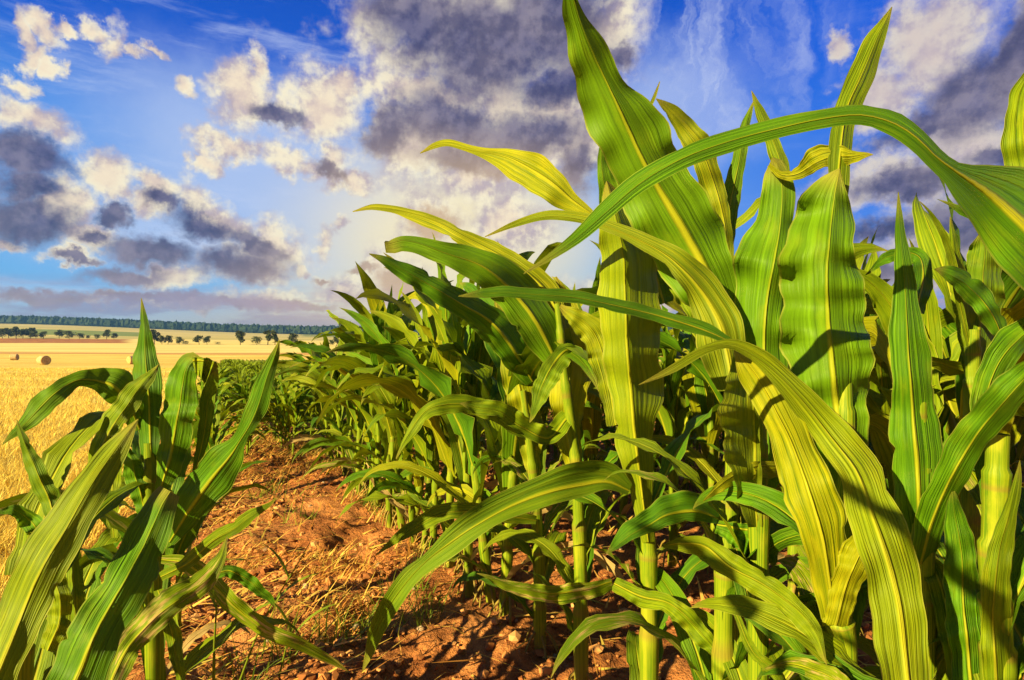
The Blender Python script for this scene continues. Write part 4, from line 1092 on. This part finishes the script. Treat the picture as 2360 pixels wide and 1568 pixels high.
# ------------------------------------------------------------------ trees
M_CROWN = speck_mat('tree_foliage', [(0.15, (0.020, 0.035, 0.010)), (0.5, (0.045, 0.065, 0.015)), (0.9, (0.09, 0.10, 0.022))], 0.8, 0.7)
M_BARK = speck_mat('bark', [(0.2, (0.07, 0.045, 0.03)), (0.8, (0.16, 0.11, 0.07))], 2.0, 0.9)
def tree_meshes(h, w, seed, loose=0.0):
    r = np.random.RandomState(seed)
    n = 11
    t = np.linspace(0, 1, n)
    P = np.stack([.04 * w * np.sin(t * 3 + seed), .04 * w * np.cos(t * 2.3 + seed), t * h * .8 - .2], 1)
    parts = [tube(P, np.linspace(.035 * h, .008 * h, n), 7)[:2]]
    nl = 7
    cen, rad = [], []
    for k in range(nl):
        f = .25 + .65 * (k + r.rand()) / nl
        a = r.rand() * 6.28
        ext = w * .5 * math.sin(math.pi * min(.97, f * .95)) ** .7 * (.55 + .45 * r.rand())
        e = np.array([math.cos(a) * ext, math.sin(a) * ext, h * (f + .06)])
        s0 = np.array([0, 0, h * (f * .7)])
        ss = np.linspace(0, 1, 5)[:, None]
        parts.append(tube(s0 + (e - s0) * ss, np.linspace(.012 * h, .004 * h, 5), 5)[:2])
        cen.append(e * [.75, .75, 1]); rad.append(w * (.20 + .12 * r.rand()))
    cen.append(np.array([0, 0, h * .86])); rad.append(w * .22)
    cen.append(np.array([0, 0, h * .55])); rad.append(w * .30)
    V1, F1 = merge(parts)
    cs = []
    N_ = 700
    k = r.randint(len(cen), size=N_)
    d = r.randn(N_, 3); d /= np.linalg.norm(d, axis=1)[:, None]
    rr_ = np.array(rad)[k] * (r.rand(N_) ** .45)
    C = np.array(cen)[k] + d * rr_[:, None] * [1, 1, .8]
    C[:, 2] = np.clip(C[:, 2], h * (.12 + .1 * loose), h * 1.02)
    sz = h * (.025 + .03 * r.rand(N_))
    A = r.randn(N_, 3); A /= np.linalg.norm(A, axis=1)[:, None]
    B = np.cross(A, r.randn(N_, 3)); B /= np.linalg.norm(B, axis=1)[:, None]
    Vq = np.stack([C + sz[:, None] * (A * sa_ + B * sb_) for sa_, sb_ in ((-1, -.6), (1, -.7), (.8, .7), (-.7, 1))], 1).reshape(-1, 3)
    Fq = np.arange(N_ * 4).reshape(-1, 4)
    return (V1, F1), (Vq, Fq)
def tree(px, base_py, h_px, w_px, Y, label, seed, grp):
    x = (px - CX) / FP * Y
    z = float(height0(x, Y))
    root = empty('tree', (x, Y, z))
    tag(root, label, 'tree', grp)
    h = h_px / FP * Y; w = w_px / FP * Y
    (V1, F1), (V2, F2) = tree_meshes(h, w, seed, rnd.random())
    link('trunk', make_mesh('trunk', V1, F1), M_BARK, root)
    link('crown', make_mesh('crown', V2, F2, smooth_on=False), M_CROWN, root)
G1 = 'trees behind the brown strip at the left'; G2 = 'trees in the loose line across the golden fields'
for i, (px, hp, wp_, lab) in enumerate([
        (4, 22, 26, 'dark tree at the very left end of the dense tree row'), (20, 23, 24, 'dark tree second from the left end of the dense tree row'), (38, 27, 22, 'tall pointed dark tree in the dense row behind the brown strip'),
        (54, 22, 26, 'broad dark tree in the middle of the dense left row'), (70, 24, 22, 'dark tree near the right end of the dense left row'), (82, 18, 20, 'rounded tree at the right end of the dense left row'),
        (99, 16, 18, 'small rounded tree standing just right of the dense row'), (136, 20, 20, 'pale open tree alone behind the brown strip'), (160, 18, 25, 'round dark tree right of the pale open tree'),
        (184, 13, 18, 'low bushy tree between the round tree and the tiny bush'), (202, 8, 11, 'tiny dark bush, smallest behind the brown strip'), (224, 11, 15, 'small tree left of the pair at the strip end'),
        (245, 21, 19, 'tall tree of the pair at the right end of the brown strip'), (262, 13, 18, 'low tree of the pair at the right end of the brown strip')]):
    tree(px, 782, hp, wp_, 338 + 4 * math.sin(i * 2.1), lab, i + 1, G1)
for i, (px, hp, wp_, Y, lab) in enumerate([
        (356, 33, 22, 240, 'tall tree peeping out right of the spear-shaped maize leaf'), (374, 20, 18, 240, 'left tree of the pair beside the spear leaf'), (388, 20, 20, 242, 'right tree of the pair beside the spear leaf'),
        (413, 17, 18, 240, 'bushy tree with a low shrub at its right'), (427, 8, 14, 240, 'low shrub at the foot of the bushy tree'),
        (458, 21, 22, 238, 'left tree of the close pair above the bent leaf'), (477, 19, 20, 240, 'right tree of the close pair above the bent leaf'), (500, 6, 22, 240, 'flat low bush right of the close pair'),
        (555, 31, 28, 236, 'tall open tree left of the upright leaf tip'), (592, 19, 26, 234, 'ragged spreading tree between two tall open trees'), (617, 34, 17, 236, 'tallest slim tree just left of the upright leaf tip'),
        (633, 32, 18, 236, 'slim tall tree directly behind the upright leaf tip'), (676, 26, 26, 232, 'dark tree standing alone right of the upright leaf tip'), (690, 7, 18, 232, 'low bush at the foot of the lone dark tree'),
        (763, 13, 15, 225, 'small tree left of the dark tree near the maize'), (777, 21, 18, 225, 'dark tree beside the maize leaves at the field edge'),
        (826, 24, 26, 225, 'tree half hidden behind the first maize leaves'), (856, 22, 26, 225, 'tree mostly hidden behind the maize leaves')]):
    tree(px, 794, hp, wp_, Y, lab, i + 40, G2)
# hedge shrubs along the line
# ------------------------------------------------------------------ far forest on the ridge
def forest():
    r = np.random.RandomState(4)
    n = 11000
    u = -1.0 + 2.2 * r.rand(n)
    y = 985 + 230 * r.rand(n) ** 1.5
    x = u * y
    ext = r.rand(1500)
    z = height0(x, y)
    h = 9 + 7 * r.rand(n) + 3 * fbm(x * .01, y * .01, 3, 6)
    w = 3.5 + 3 * r.rand(n)
    # each tree : irregular stack of three rings
    th = np.linspace(0, 2 * np.pi, 7)[:-1]
    prof = [(0, .35), (.25, .9), (.55, 1.0), (.85, .6), (1.0, .05)]
    V = np.zeros((n, 5, 6, 3))
    for i, (f, rr_) in enumerate(prof):
        for j, t in enumerate(th):
            k = rr_ * (0.7 + .6 * r.rand(n))
            V[:, i, j, 0] = x + w * k * math.cos(t); V[:, i, j, 1] = y + w * k * math.sin(t); V[:, i, j, 2] = z + h * (f + .06 * r.randn(n) * (f > 0))
    q = []
    for i in range(4):
        for j in range(6):
            q.append([i * 6 + j, i * 6 + (j + 1) % 6, (i + 1) * 6 + (j + 1) % 6, (i + 1) * 6 + j])
    Fc = (np.arange(n)[:, None, None] * 30 + np.array(q)[None]).reshape(-1, 4)
    return make_mesh('forest', V.reshape(-1, 3), Fc, smooth_on=False)
M_FOREST = speck_mat('forest_foliage', [(0.15, (0.008, 0.022, 0.014)), (0.5, (0.014, 0.034, 0.018)), (0.9, (0.026, 0.050, 0.022))], 0.1, 0.8)
tag(link('forest', forest(), M_FOREST), 'long dark blue-green forest along the far ridge under the sky', 'forest', kind='stuff')

# ------------------------------------------------------------------ air between here and the ridge
def haze():
    x0, x1, y0, y1, z0, z1 = -6400, 6400, -600, 6700, -8, 75
    V = [(x, y, z) for x in (x0, x1) for y in (y0, y1) for z in (z0, z1)]
    Fc = [(0, 1, 3, 2), (4, 6, 7, 5), (0, 4, 5, 1), (2, 3, 7, 6), (0, 2, 6, 4), (1, 5, 7, 3)]
    m, N = new_mat('haze')
    p = N.n.new('ShaderNodeVolumePrincipled')
    p.inputs['Color'].default_value = (0.16, 0.42, 1.0, 1)
    p.inputs['Density'].default_value = 0.00024
    p.inputs['Anisotropy'].default_value = 0.2
    out = N.n.new('ShaderNodeOutputMaterial')
    N.l.new(p.outputs[0], out.inputs['Volume'])
    tag(link('haze', make_mesh('haze', V, Fc, smooth_on=False), m), 'thin blue evening haze in front of the far ridge', 'haze', kind='stuff')
haze()
